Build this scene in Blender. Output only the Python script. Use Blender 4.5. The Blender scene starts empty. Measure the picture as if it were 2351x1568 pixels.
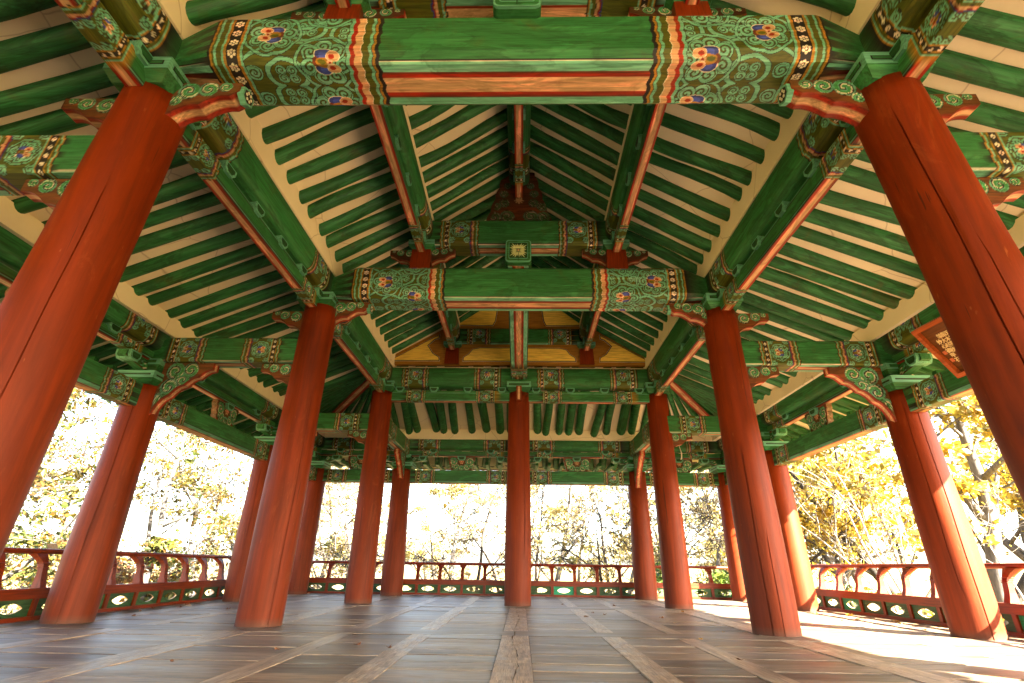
import bpy, math, random
import numpy as np
from mathutils import Vector, Matrix
R = math.radians
rng = np.random.default_rng(7)
random.seed(7)
sc = bpy.context.scene

# ------------------------------------------------------------------ camera, sky, sun, exposure
A, B = 3.12, 5.49                       # inner / outer column lines (x)
Y1, Y2, Y3, Y4 = 3.0, 6.87, 10.88, 13.63   # column rows (y)
F, PITCH, YAW, ROLL = 1138.4, 0.4251, -0.0227, 0.0146
cam_d = bpy.data.cameras.new('camera'); cam = bpy.data.objects.new('camera', cam_d)
sc.collection.objects.link(cam); sc.camera = cam
cam_d.sensor_width = 36; cam_d.lens = 36 * F / 2350; cam_d.clip_end = 2000; cam_d.clip_start = .05
CAMP = Vector((0.069, 0, 0.7))
fw = Vector((math.sin(YAW) * math.cos(PITCH), math.cos(YAW) * math.cos(PITCH), math.sin(PITCH)))
rt = Vector((math.cos(YAW), -math.sin(YAW), 0)); up = rt.cross(fw)
rc = math.cos(ROLL) * rt + math.sin(ROLL) * up; uc = -math.sin(ROLL) * rt + math.cos(ROLL) * up
cam.matrix_world = Matrix(((rc.x, uc.x, -fw.x, CAMP.x), (rc.y, uc.y, -fw.y, CAMP.y), (rc.z, uc.z, -fw.z, CAMP.z), (0, 0, 0, 1)))

def project(p):
    d = Vector(p) - CAMP
    z = d.dot(fw)
    if z < .05: return None
    return 1175 + F * d.dot(rc) / z, 784 - F * d.dot(uc) / z, z

SUN_EL, SUN_DIR = R(30.8), Vector((0.73, -0.683, 0))
w = bpy.data.worlds.new('World'); sc.world = w; w.use_nodes = True
nt = w.node_tree
sky = nt.nodes.new('ShaderNodeTexSky'); sky.sky_type = 'NISHITA'; sky.sun_disc = False
sky.sun_elevation = SUN_EL; sky.sun_rotation = math.atan2(SUN_DIR.x, SUN_DIR.y)
sky.air_density = 1.0; sky.dust_density = 2.5; sky.ozone_density = 0.6
nt.links.new(sky.outputs[0], nt.nodes['Background'].inputs[0])
nt.nodes['Background'].inputs[1].default_value = 0.065
sun_d = bpy.data.lights.new('sun', 'SUN'); sun_d.energy = 5.0; sun_d.angle = R(.5); sun_d.color = (1, .88, .70)
sun = bpy.data.objects.new('sun', sun_d); sc.collection.objects.link(sun)
ld = Vector((SUN_DIR.x * math.cos(SUN_EL), SUN_DIR.y * math.cos(SUN_EL), math.sin(SUN_EL)))
sun.rotation_euler = ld.to_track_quat('Z', 'Y').to_euler(); sun.location = (20, -15, 20)
sc.view_settings.view_transform = 'Standard'; sc.view_settings.look = 'None'
sc.view_settings.exposure = 4.8; sc.view_settings.gamma = 1.0
sc.render.engine = 'CYCLES'
cy = sc.cycles
cy.max_bounces = 10; cy.diffuse_bounces = 7; cy.glossy_bounces = 3; cy.transmission_bounces = 3; cy.transparent_max_bounces = 4
cy.use_denoising = True; cy.denoiser = 'OPENIMAGEDENOISE'; cy.sample_clamp_indirect = 6; cy.caustics_reflective = False; cy.caustics_refractive = False

# ------------------------------------------------------------------ paints (linear albedo)
GREEN = np.array((.027, .172, .052)); TEAL = np.array((.155, .48, .345)); OLIVE = np.array((.075, .095, .007))
BLACK = np.array((.012, .010, .008)); YEL = np.array((.34, .19, .02)); RED = np.array((.30, .021, .006))
PEACH = np.array((.62, .39, .22)); WHITE = np.array((.80, .76, .62)); BLUE = np.array((.03, .055, .30))
BROWN = np.array((.13, .030, .010)); RUST = np.array((.12, .042, .010)); COLRED = np.array((.162, .0195, .0010))
PLASTER = np.array((.97, .88, .69))

# ------------------------------------------------------------------ materials
def new_mat(name):
    m = bpy.data.materials.new(name); m.use_nodes = True
    nt = m.node_tree; return m, nt, nt.nodes['Principled BSDF']
def N(nt, t, **k):
    n = nt.nodes.new(t)
    for a, v in k.items():
        if a.startswith('i_'):
            key = a[2:]; key = int(key) if key.isdigit() else key
            n.inputs[key].default_value = v
        else: setattr(n, a, v)
    return n
def ramp(nt, src, stops):
    r = nt.nodes.new('ShaderNodeValToRGB'); nt.links.new(src, r.inputs[0])
    el = r.color_ramp.elements
    while len(el) < len(stops): el.new(.5)
    for e, (p, c) in zip(el, stops):
        e.position = p; e.color = (c, c, c, 1) if np.isscalar(c) else (*c, 1)
    return r.outputs[0]
def mixc(nt, fac, a, b, blend='MIX'):
    m = nt.nodes.new('ShaderNodeMix'); m.data_type = 'RGBA'; m.blend_type = blend; m.clamp_factor = True
    for s, v in ((m.inputs[0], fac), (m.inputs[6], a), (m.inputs[7], b)):
        if hasattr(v, 'is_linked') or hasattr(v, 'links'): nt.links.new(v, s)
        elif np.isscalar(v): s.default_value = v
        else: s.default_value = (*v, 1)
    return m.outputs[2]
def coords(nt, scale, rnd=True, src='Object'):
    tc = N(nt, 'ShaderNodeTexCoord'); mp = N(nt, 'ShaderNodeMapping'); mp.inputs['Scale'].default_value = scale
    nt.links.new(tc.outputs[src], mp.inputs[0])
    if rnd:
        oi = N(nt, 'ShaderNodeObjectInfo'); ml = N(nt, 'ShaderNodeMath', operation='MULTIPLY'); ml.inputs[1].default_value = 57.0
        nt.links.new(oi.outputs['Random'], ml.inputs[0]); nt.links.new(ml.outputs[0], mp.inputs['Location'])
    return mp.outputs[0]
def noise(nt, vec, scale, detail=5, rough=.55, dist=0):
    n = N(nt, 'ShaderNodeTexNoise'); n.inputs['Scale'].default_value = scale; n.inputs['Detail'].default_value = detail
    n.inputs['Roughness'].default_value = rough; n.inputs['Distortion'].default_value = dist
    nt.links.new(vec, n.inputs['Vector']); return n.outputs['Fac']
def bump(nt, bsdf, h, strength=.25, dist=.01):
    b = N(nt, 'ShaderNodeBump'); b.inputs['Strength'].default_value = strength; b.inputs['Distance'].default_value = dist
    nt.links.new(h, b.inputs['Height']); nt.links.new(b.outputs[0], bsdf.inputs['Normal'])

def painted_wood(name, base=None, grain_axis=0, patina=True, rough=.55, edge=False):
    """weathered tempera paint on timber; colour from the painted pattern attribute or one pigment"""
    m, nt, b = new_mat(name)
    s = [9, 9, 9]; s[grain_axis] = .9
    v = coords(nt, s); g = noise(nt, v, 1.6, 7, .62, .4)
    s2 = [2.6, 2.6, 2.6]; s2[grain_axis] = .8
    v2 = coords(nt, s2); p = noise(nt, v2, 1.3, 5, .6, 1.4)
    s3 = [40, 40, 40]; s3[grain_axis] = 2.2
    fine = noise(nt, coords(nt, s3), 1.2, 4, .6)
    if base is None:
        at = N(nt, 'ShaderNodeAttribute'); at.attribute_name = 'paint'; c = at.outputs['Color']
    else: c = mixc(nt, 0.0, base, base)
    if patina:
        k = .80 if base is None else 1.0
        c = mixc(nt, ramp(nt, g, [(.48, 0.0), (.66, .60 * k)]), c, mixc(nt, 1, c, (2.6, 1.55, 2.0), 'MULTIPLY'))
        c = mixc(nt, ramp(nt, p, [(.44, 0.0), (.50, .75 * k), (.56, .40 * k), (.66, .65 * k), (.74, .1)]), c, mixc(nt, 1, c, (.36, .38, .30), 'MULTIPLY'))
        c = mixc(nt, ramp(nt, noise(nt, coords(nt, [1.5, 1.5, 1.5]), 1.7, 6, .65, .8), [(.56, 0.0), (.74, .42 * k)]), c, (.11, .065, .012))
    c = mixc(nt, 1, c, ramp(nt, fine, [(.25, .45), (.5, .98), (.78, 1.4)]), 'MULTIPLY')
    nt.links.new(c, b.inputs['Base Color'])
    b.inputs['Roughness'].default_value = rough; b.inputs['Specular IOR Level'].default_value = .3
    bump(nt, b, fine, .18, .008)
    return m
M = {}
M['paint'] = painted_wood('painted_pattern')
M['green'] = painted_wood('green_pigment', GREEN)
M['teal'] = painted_wood('teal_pigment', TEAL * .75, patina=False)
M['white'] = painted_wood('white_pigment', WHITE * .8, patina=False)
M['dark_green'] = painted_wood('dark_green_pigment', GREEN * .45)
M['black'] = painted_wood('black_pigment', BLACK, patina=False)
M['red_wood'] = painted_wood('red_ochre', COLRED, 0, patina=False, rough=.45)
M['red_post'] = painted_wood('red_ochre_upright', COLRED, 2, patina=False, rough=.45)
M['rust'] = painted_wood('rust_pigment', RUST, patina=False)
M['peach'] = painted_wood('peach_pigment', PEACH, patina=False)
M['yellow'] = painted_wood('yellow_ochre', (.95, .68, .13), patina=False, rough=.7)
M['orange'] = painted_wood('orange_ochre', (.36, .17, .025), patina=False, rough=.7)
M['raw_wood'] = painted_wood('raw_timber', (.45, .24, .09), patina=False)

def mat_column():
    m, nt, b = new_mat('column_red')
    v = coords(nt, (10, 10, .7)); g = noise(nt, v, 1.5, 7, .6, .3)
    blot = noise(nt, coords(nt, (1.6, 1.6, .6)), 1.5, 5, .6, .6)
    scuff = noise(nt, coords(nt, (30, 30, 7)), 1.0, 3, .5, .2)
    c = mixc(nt, ramp(nt, blot, [(.35, 0.0), (.65, 1.0)]), COLRED * 1.1, COLRED * .80)
    rub = noise(nt, coords(nt, (5, 5, 1.4)), 1.3, 6, .7, .8)
    c = mixc(nt, ramp(nt, rub, [(.58, 0.0), (.72, .55)]), c, (.24, .055, .012))
    c = mixc(nt, ramp(nt, scuff, [(.71, 0.0), (.76, .6)]), c, (.26, .085, .025))
    split = noise(nt, coords(nt, (26, 26, .55)), 1.0, 2, .5, .15)
    c = mixc(nt, ramp(nt, split, [(.262, .7), (.285, 0.0)]), c, (.02, .006, .003))
    geo = N(nt, 'ShaderNodeNewGeometry'); sep = N(nt, 'ShaderNodeSeparateXYZ'); nt.links.new(geo.outputs['Position'], sep.inputs[0])
    mr = N(nt, 'ShaderNodeMapRange'); mr.inputs[1].default_value = 0; mr.inputs[2].default_value = 2.2; mr.inputs[3].default_value = .55; mr.inputs[4].default_value = 0
    nt.links.new(sep.outputs[2], mr.inputs[0])
    c = mixc(nt, mr.outputs[0], c, (.15, .032, .013))          # weathered foot, paled further to put sun and sky sheen into the colour
    c = mixc(nt, 1, c, ramp(nt, g, [(.25, .62), (.55, 1.02), (.8, 1.3)]), 'MULTIPLY')
    mr2 = N(nt, 'ShaderNodeMapRange'); mr2.inputs[1].default_value = .0; mr2.inputs[2].default_value = .10; mr2.inputs[3].default_value = .75; mr2.inputs[4].default_value = 0
    nt.links.new(sep.outputs[2], mr2.inputs[0]); c = mixc(nt, mr2.outputs[0], c, (.10, .055, .035))
    nt.links.new(c, b.inputs['Base Color'])
    b.inputs['Roughness'].default_value = .55; b.inputs['Specular IOR Level'].default_value = .14
    bump(nt, b, g, .18, .012)
    return m
M['column'] = mat_column()
def mat_plaster():
    m, nt, b = new_mat('lime_plaster')
    n = noise(nt, coords(nt, (1, 1, 1), False), 1.1, 6, .6); f = noise(nt, coords(nt, (1, 1, 1), False), 30, 4, .6)
    vo = N(nt, 'ShaderNodeTexVoronoi', feature='DISTANCE_TO_EDGE'); vo.inputs['Scale'].default_value = .9
    wv = N(nt, 'ShaderNodeTexNoise'); wv.inputs['Scale'].default_value = 2.5
    mx = N(nt, 'ShaderNodeMix', data_type='VECTOR'); mx.inputs[0].default_value = .12
    tc = N(nt, 'ShaderNodeTexCoord'); nt.links.new(tc.outputs['Object'], wv.inputs[0]); nt.links.new(tc.outputs['Object'], mx.inputs[4]); nt.links.new(wv.outputs['Color'], mx.inputs[5])
    nt.links.new(mx.outputs[1], vo.inputs['Vector'])
    c = mixc(nt, ramp(nt, n, [(.3, 0.0), (.75, 1.0)]), PLASTER, PLASTER * np.array((.88, .85, .78)))
    c = mixc(nt, ramp(nt, vo.outputs[0], [(0, .55), (.006, 0.0)]), c, (.35, .24, .14))
    nt.links.new(c, b.inputs['Base Color']); b.inputs['Roughness'].default_value = .9
    bump(nt, b, f, .15, .005)
    return m
M['plaster'] = mat_plaster()
def mat_floor():
    m, nt, b = new_mat('worn_floorboards')
    uv = N(nt, 'ShaderNodeUVMap'); uv.uv_map = 'grain'
    def mp(sc):
        q = N(nt, 'ShaderNodeMapping'); q.inputs['Scale'].default_value = sc; nt.links.new(uv.outputs[0], q.inputs[0]); return q.outputs[0]
    wood = noise(nt, mp((1.1, 22, 1)), 1.5, 7, .65, 1.2); fine = noise(nt, mp((4, 130, 1)), 1.0, 4, .6, .3); blot = noise(nt, mp((1.2, 3, 1)), 1.2, 5, .6, .5)
    at = N(nt, 'ShaderNodeAttribute'); at.attribute_name = 'paint'
    c = mixc(nt, ramp(nt, wood, [(.3, 0.0), (.7, 1.0)]), (.085, .057, .035), (.29, .205, .135))
    c = mixc(nt, ramp(nt, blot, [(.45, 0.0), (.72, .65)]), c, (.32, .25, .18))
    c = mixc(nt, 1, c, at.outputs['Color'], 'MULTIPLY')
    strk = noise(nt, mp((.55, 7.5, 1)), 1.0, 6, .7, .8); c = mixc(nt, 1, c, ramp(nt, strk, [(.3, .50), (.5, 1.0), (.7, 1.45)]), 'MULTIPLY')
    c = mixc(nt, 1, c, ramp(nt, fine, [(.25, .45), (.5, 1.0), (.8, 1.35)]), 'MULTIPLY')
    kn = noise(nt, mp((2.2, 9, 1)), 1.6, 3, .5, .3); c = mixc(nt, ramp(nt, kn, [(.24, .75), (.30, 0.0)]), c, (.045, .028, .018))
    dirt = noise(nt, mp((.6, 5, 1)), 2.2, 8, .75, 1.5); c = mixc(nt, ramp(nt, dirt, [(.52, 0.0), (.64, .6)]), c, (.085, .062, .048))
    nt.links.new(c, b.inputs['Base Color'])
    nt.links.new(ramp(nt, strk, [(.35, .36), (.65, .58)]), b.inputs['Roughness']); b.inputs['Specular IOR Level'].default_value = .38
    bump(nt, b, strk, .25, .012)
    return m
M['floor'] = mat_floor()
def mat_simple(name, col, rough=.8, var=.25, scale=3):
    m, nt, b = new_mat(name); n = noise(nt, coords(nt, (1, 1, 1)), scale, 6, .6)
    c = mixc(nt, 1, mixc(nt, 0, col, col), ramp(nt, n, [(.25, 1 - var), (.75, 1 + var)]), 'MULTIPLY')
    nt.links.new(c, b.inputs['Base Color']); b.inputs['Roughness'].default_value = rough
    return m
M['tile'] = mat_simple('grey_roof_tile', (.10, .105, .11), .8)
M['stone'] = mat_simple('granite', (.33, .31, .28), .9)
M['gold'] = mat_simple('gilt_letter', (.80, .62, .32), .5, .1)
M['seal'] = mat_simple('seal_red', (.60, .16, .06), .7, .15, 40)
M['metal'] = mat_simple('white_enamel', (.75, .73, .66), .35, .05)
def mat_bark():
    m, nt, b = new_mat('bark'); n = noise(nt, coords(nt, (9, 9, 1.6)), 1.6, 7, .65, .5)
    at = N(nt, 'ShaderNodeAttribute'); at.attribute_name = 'paint'
    c = mixc(nt, 1, at.outputs['Color'], ramp(nt, n, [(.3, .45), (.55, 1.0), (.75, 1.45)]), 'MULTIPLY')
    nt.links.new(c, b.inputs['Base Color']); b.inputs['Roughness'].default_value = .9; bump(nt, b, n, .6, .03)
    return m
M['bark'] = mat_bark()
def mat_leaf():
    m, nt, b = new_mat('leaf'); at = N(nt, 'ShaderNodeAttribute'); at.attribute_name = 'paint'
    nt.links.new(at.outputs['Color'], b.inputs['Base Color']); b.inputs['Roughness'].default_value = .55
    tr = N(nt, 'ShaderNodeBsdfTranslucent'); nt.links.new(at.outputs['Color'], tr.inputs[0])
    mx = N(nt, 'ShaderNodeMixShader'); mx.inputs[0].default_value = .45
    nt.links.new(b.outputs[0], mx.inputs[1]); nt.links.new(tr.outputs[0], mx.inputs[2])
    nt.links.new(mx.outputs[0], nt.nodes['Material Output'].inputs[0])
    return m
M['leaf'] = mat_leaf()
def mat_ground():
    m, nt, b = new_mat('leaf_litter_ground')
    n = noise(nt, coords(nt, (1, 1, 1), False), 1.2, 8, .7); n2 = noise(nt, coords(nt, (1, 1, 1), False), 14, 5, .7)
    c = mixc(nt, ramp(nt, n2, [(.35, 0.0), (.65, 1.0)]), (.13, .08, .028), (.27, .18, .055))
    c = mixc(nt, ramp(nt, n, [(.5, 0.0), (.68, .8)]), c, (.12, .15, .035))
    nt.links.new(c, b.inputs['Base Color']); b.inputs['Roughness'].default_value = .95; bump(nt, b, n2, .5, .05)
    return m
M['ground'] = mat_ground()

# ------------------------------------------------------------------ mesh helpers
def link(o, parent=None):
    sc.collection.objects.link(o)
    if parent is not None: o.parent = parent
    return o
def mesh_np(name, V, Fs, mats, parent=None, paint=None, smooth=False, midx=None, mw=None):
    """V (n,3); Fs list of (k,n) int arrays (all faces of one array share a vertex count)"""
    me = bpy.data.meshes.new(name)
    V = np.asarray(V, np.float32)
    Fs = [np.asarray(f, np.int32) for f in (Fs if isinstance(Fs, (list, tuple)) else [Fs]) if len(f)]
    nl = sum(f.size for f in Fs); npoly = sum(len(f) for f in Fs)
    me.vertices.add(len(V)); me.vertices.foreach_set('co', V.ravel())
    me.loops.add(nl); me.loops.foreach_set('vertex_index', np.concatenate([f.ravel() for f in Fs]))
    me.polygons.add(npoly)
    tot = np.concatenate([np.full(len(f), f.shape[1], np.int32) for f in Fs])
    me.polygons.foreach_set('loop_start', np.concatenate([[0], np.cumsum(tot)[:-1]]).astype(np.int32))
    if midx is not None: me.polygons.foreach_set('material_index', np.asarray(midx, np.int32))
    me.polygons.foreach_set('use_smooth', np.full(npoly, smooth))
    for m in (mats if isinstance(mats, (list, tuple)) else [mats]): me.materials.append(M[m] if isinstance(m, str) else m)
    if paint is not None:
        at = me.attributes.new('paint', 'FLOAT_COLOR', 'POINT')
        c = np.ones((len(V), 4), np.float32); c[:, :3] = np.clip(paint, 0, 1.5); at.data.foreach_set('color', c.ravel())
    me.update(calc_edges=True); me.validate()
    o = bpy.data.objects.new(name, me); link(o, parent)
    if mw is not None: o.matrix_basis = mw
    return o
def empty(name, loc=(0, 0, 0), rz=0):
    o = bpy.data.objects.new(name, None); sc.collection.objects.link(o); o.location = loc; o.rotation_euler = (0, 0, rz); o.empty_display_size = .2
    return o
def tag(o, label=None, cat=None, group=None, kind=None):
    if label: o['label'] = label
    if cat: o['category'] = cat
    if group: o['group'] = group
    if kind: o['kind'] = kind
    return o
def dup(o, parent=None, mw=None):
    c = o.copy(); link(c, parent)
    if mw is not None: c.matrix_basis = mw
    for ch in list(o.children): dup(ch, c)
    return c
class MB:
    """collects boxes and prisms into one mesh"""
    def __init__(s): s.V = []; s.F = {}; s.n = 0
    def face(s, idx, m): s.F.setdefault(len(idx), []).append((idx, m))
    def verts(s, vs):
        k = s.n; s.V += [tuple(v) for v in vs]; s.n += len(vs); return k
    def box(s, x0, x1, y0, y1, z0, z1, m=0):
        k = s.verts([(x, y, z) for z in (z0, z1) for y in (y0, y1) for x in (x0, x1)])
        for f in ((0, 2, 3, 1), (4, 5, 7, 6), (0, 1, 5, 4), (2, 6, 7, 3), (0, 4, 6, 2), (1, 3, 7, 5)): s.face([k + i for i in f], m)
    def frustum(s, w0, d0, w1, d1, z0, z1, m=0, c=(0, 0)):
        k = s.verts([(c[0] + sx * w / 2, c[1] + sy * d / 2, z) for z, w, d in ((z0, w0, d0), (z1, w1, d1)) for sx, sy in ((-1, -1), (1, -1), (1, 1), (-1, 1))])
        for f in ((3, 2, 1, 0), (4, 5, 6, 7), (0, 1, 5, 4), (1, 2, 6, 5), (2, 3, 7, 6), (3, 0, 4, 7)): s.face([k + i for i in f], m)
    def prism(s, poly, axis, a0, a1, m=0, mside=None):
        """poly of (u,v) extruded along axis (0 x: u=y v=z, 1 y: u=x v=z)"""
        n = len(poly)
        def P(u, v, a): return (a, u, v) if axis == 0 else (u, a, v)
        k = s.verts([P(u, v, a0) for u, v in poly] + [P(u, v, a1) for u, v in poly])
        s.face([k + i for i in range(n)], m); s.face([k + n + i for i in reversed(range(n))], m)
        for i in range(n):
            j = (i + 1) % n; s.face([k + j, k + i, k + n + i, k + n + j], m if mside is None else mside)
    def tube(s, pts, rad, seg=8, m=0):
        pts = [Vector(p) for p in pts]; ks = []
        for i, p in enumerate(pts):
            t = (pts[min(i + 1, len(pts) - 1)] - pts[max(i - 1, 0)]).normalized()
            u = t.orthogonal().normalized() if i == 0 else (u0 - t * u0.dot(t)).normalized()
            u0 = u; v = t.cross(u); r = rad[i] if hasattr(rad, '__len__') else rad
            ks.append(s.verts([p + (u * math.cos(a) + v * math.sin(a)) * r for a in (2 * math.pi * q / seg for q in range(seg))]))
        for a, b in zip(ks, ks[1:]):
            for q in range(seg): s.face([a + q, a + (q + 1) % seg, b + (q + 1) % seg, b + q], m)
        s.face([ks[0] + q for q in reversed(range(seg))], m); s.face([ks[-1] + q for q in range(seg)], m)
    def build(s, name, mats, parent=None, smooth=False, mw=None, paint=None):
        Fs = []; mi = []
        for k, lst in s.F.items():
            Fs.append(np.array([i for i, _ in lst])); mi += [m for _, m in lst]
        return mesh_np(name, np.array(s.V), Fs, mats, parent, paint, smooth, mi, mw)
def T(x, y, z, rz=0): return Matrix.Translation((x, y, z)) @ Matrix.Rotation(rz, 4, 'Z')

# ------------------------------------------------------------------ dancheong painting: arrays of colours over (u along, t round) in metres
def put(c, mask, col): c[mask] = col
def ell(u, t, cu, ct, ru, rt_): return ((u - cu) / ru) ** 2 + ((t - ct) / rt_) ** 2
def spiral(c, u, t, cu, ct, r, d=1, ph=0., turns=2.2, under=OLIVE):
    du, dv = u - cu, t - ct; rr = np.hypot(du, dv); m = rr < r
    if not m.any(): return
    a = np.arctan2(dv, du) / (2 * np.pi)
    f = (turns * rr[m] / r - d * a[m] + ph) % 1
    col = np.where((f < .58)[:, None], TEAL * (.9 + .3 * f[:, None]), under * .75)
    col[f > .9] = BLACK
    col[rr[m] > .93 * r] = BLACK
    col[(rr[m] > .80 * r) & (rr[m] <= .93 * r)] = TEAL
    c[m] = col
def lotus(c, u, t, cu, ct, s, ang):
    ca, sa = math.cos(ang), math.sin(ang)
    a = ((u - cu) * ca + (t - ct) * sa) / s; b = (-(u - cu) * sa + (t - ct) * ca) / s
    for bb in (-.5, .5):
        e = ell(a, b, -.1, bb * .95, .62, .42); put(c, e < 1.25, WHITE); put(c, e < 1, BLUE); put(c, e < .3, BLUE * 1.9)
    put(c, ell(a, b, -.62, 0, .24, .34) < 1, BROWN)
    e = ell(a, b, -.02, 0, .62, .36); put(c, e < 1, YEL); put(c, ell(a, b, -.2, .05, .3, .16) < 1, OLIVE * 1.3)
    put(c, ell(a, b, .35, 0, .22, .2) < 1, PEACH); put(c, ell(a, b, .38, 0, .1, .1) < 1, RED)
    for bb in (-.42, .42):
        e = ell(a, b, .58, bb, .46, .32); put(c, e < 1.2, WHITE); put(c, e < 1, PEACH); put(c, ell(a, b, .48, bb * .92, .22, .16) < 1, RED)
def ringof(c, u, t, cu, ct, s, n=7, ph=0.):
    du, dv = u - cu, t - ct; r = np.hypot(du, dv) / s; th = np.arctan2(dv, du)
    rl = 2.25 * (1 + .07 * np.abs(np.sin(th * n / 2 + ph)))
    put(c, (r < rl + .11) & (r > rl - .2), BLACK); put(c, (r < rl + .06) & (r > rl - .15), TEAL)
    for k in range(n):
        a = 2 * math.pi * k / n + ph
        spiral(c, u, t, cu + 1.35 * s * math.cos(a), ct + 1.35 * s * math.sin(a), .74 * s, 1 if k % 2 else -1, k * .37, 1.9)
def cloud(c, u, t, cu, ct, su, st, n=4):
    e = np.sqrt(ell(u, t, cu, ct, su, st)); th = np.arctan2((t - ct) / st, (u - cu) / su)
    rl = 1 + .05 * np.abs(np.sin(3 * th))
    put(c, np.abs(e - rl) < .16, BLACK); put(c, np.abs(e - rl) < .12, TEAL)
    for k in range(n):
        a = 2 * math.pi * (k + .5) / n
        spiral(c, u, t, cu + .42 * su * math.cos(a), ct + .42 * st * math.sin(a), .36 * min(su, st), 1 if k % 2 else -1, .2 * k, 1.7)
def flowers(c, u, t, cu, p, r):
    tt = (t + p * 50) % p - p / 2; du = u - cu; rr = np.hypot(du, tt); th = np.arctan2(tt, du)
    put(c, rr < r * .24, WHITE)
    for k in range(6): put(c, np.hypot(du - .68 * r * math.cos(k * math.pi / 3 + .5), tt - .68 * r * math.sin(k * math.pi / 3 + .5)) < r * .31, WHITE)
def bands(c, u, lst):
    x = 0
    for wd, col in lst:
        put(c, (u >= x) & (u < x + wd), col); x += wd
    return x
def deco_main(u, t, sd=0):
    """u: distance from the outer black line towards the middle"""
    gj = np.random.default_rng(sd); jt = lambda: gj.normal(0, .012)
    c = np.tile(OLIVE, (len(u), 1))
    x = bands(c, u, [(.022, BLACK), (.022, YEL), (.018, OLIVE), (.020, TEAL), (.045, OLIVE), (.018, TEAL), (.022, YEL), (.095, BLACK), (.024, YEL), (.022, TEAL), (.006, BLACK)])
    flowers(c, u, t, .022 + .022 + .018 + .02 + .045 + .018 + .022 + .0475, .118, .040)
    Lf = .85; f = (u >= x) & (u < x + Lf + .12)
    cf = c[f]; uf = u[f] - x; tf = np.abs(t[f])
    cloud(cf, uf, tf, .33, .11, .16, .13); cloud(cf, uf, tf, .50, .57, .15, .13); cloud(cf, uf, tf, .86, .52, .14, .12)
    # flowing ribbons between the blossoms
    for o, sg in ((.30, 1), (.66, -1)):
        y = o + sg * .10 * np.sin((uf - .1) * 5.6) + .012 * np.abs(np.sin(uf * 30))
        put(cf, np.abs(tf - y) < .022, BLACK); put(cf, np.abs(tf - y) < .016, TEAL)
    for cu, ct, s, a in ((.21, .50, .100, math.pi * 1.02), (.67, .21, .108, -.12), (.66, .82, .098, .15), (.06, .13, .05, 0)):
        cu += jt(); ct += jt() * .7; s *= 1 + jt() * 4; a += jt() * 8
        if s > .06: ringof(cf, uf, tf, cu, ct, s, 7, cu * 9); lotus(cf, uf, tf, cu, ct, s * 1.12, a)
        else: spiral(cf, uf, tf, cu, ct, .075, 1, .2)
    c[f] = cf
    wob = .018 * np.abs(np.sin(t * 24)) - .02
    uu = u - x - Lf + wob; g = uu >= 0
    cg = np.tile(GREEN, (int(g.sum()), 1)); ug = uu[g]
    xe = bands(cg, ug, [(.006, BLACK), (.030, TEAL), (.038, RED), (.056, PEACH), (.006, WHITE), (.060, OLIVE), (.026, TEAL), (.006, BLACK), (.022, YEL), (.034, BLACK)])
    c[g] = cg
    return c, (u < 0) | (uu > xe)
def deco_minor(u, t, tc, k=1.0):
    """one blossom in a ring of scrolls between flower band and wavy bands; tc = height round the section of its centre"""
    u = u / k; t = t / k; tc = tc / k
    c = np.tile(OLIVE, (len(u), 1))
    x = bands(c, u, [(.014, BLACK), (.016, YEL), (.014, TEAL), (.026, OLIVE), (.012, YEL), (.066, BLACK), (.014, YEL), (.016, TEAL)])
    flowers(c, u, t, .115, .10, .027)
    Lf = .335; f = (u >= x) & (u < x + Lf + .03); cf = c[f]; uf = u[f] - x; tf = np.abs(t[f])
    for tt in (tc - .21, tc + .21):
        for cu in (.03, .30): spiral(cf, uf, tf, cu, tt, .06, 1, .3)
    ringof(cf, uf, tf, Lf / 2, tc, .066, 7, .3); lotus(cf, uf, tf, Lf / 2, tc, .078, math.pi)
    c[f] = cf
    wob = .014 * np.abs(np.sin(t * 26)) - .015; uu = u - x - Lf + wob; g = uu >= 0
    cg = np.tile(GREEN, (int(g.sum()), 1))
    xe = bands(cg, uu[g], [(.016, BLUE * .6), (.016, RED * .7), (.030, PEACH * .75), (.006, BLACK), (.036, OLIVE), (.018, TEAL * .9), (.012, YEL), (.016, BLACK)])
    c[g] = cg
    return c, (u < 0) | (uu > xe)

def section(w, h, cham=.03, round_=False, step=.013):
    """cross-section loop (y, z, t) with t = signed distance from bottom middle"""
    if round_:
        k = max(24, int(2 * (w + h) / step)); th = np.linspace(0, 2 * np.pi, k, endpoint=False) - np.pi / 2; e = 2 / 3.2
        y = np.sign(np.cos(th)) * np.abs(np.cos(th)) ** e * w / 2; z = h / 2 + np.sign(np.sin(th)) * np.abs(np.sin(th)) ** e * h / 2
        y, z = np.array(y), np.array(z)
    else:
        c = cham; pts = [(0, 0), (w / 2 - c, 0), (w / 2, c), (w / 2, h - c), (w / 2 - c, h), (0, h), (-w / 2 + c, h), (-w / 2, h - c), (-w / 2, c), (-w / 2 + c, 0), (0, 0)]
        ys, zs = [], []
        for (a, b), (p, q) in zip(pts, pts[1:]):
            n = max(1, int(round(math.hypot(p - a, q - b) / step)))
            for i in range(n): ys.append(a + (p - a) * i / n); zs.append(b + (q - b) * i / n)
        y, z = np.array(ys), np.array(zs)
    d = np.hypot(np.diff(np.append(y, y[0])), np.diff(np.append(z, z[0]))); s = np.concatenate([[0], np.cumsum(d)[:-1]]); tot = d.sum()
    t = np.where(s < tot / 2, s, s - tot)
    return y, z, t
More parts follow.
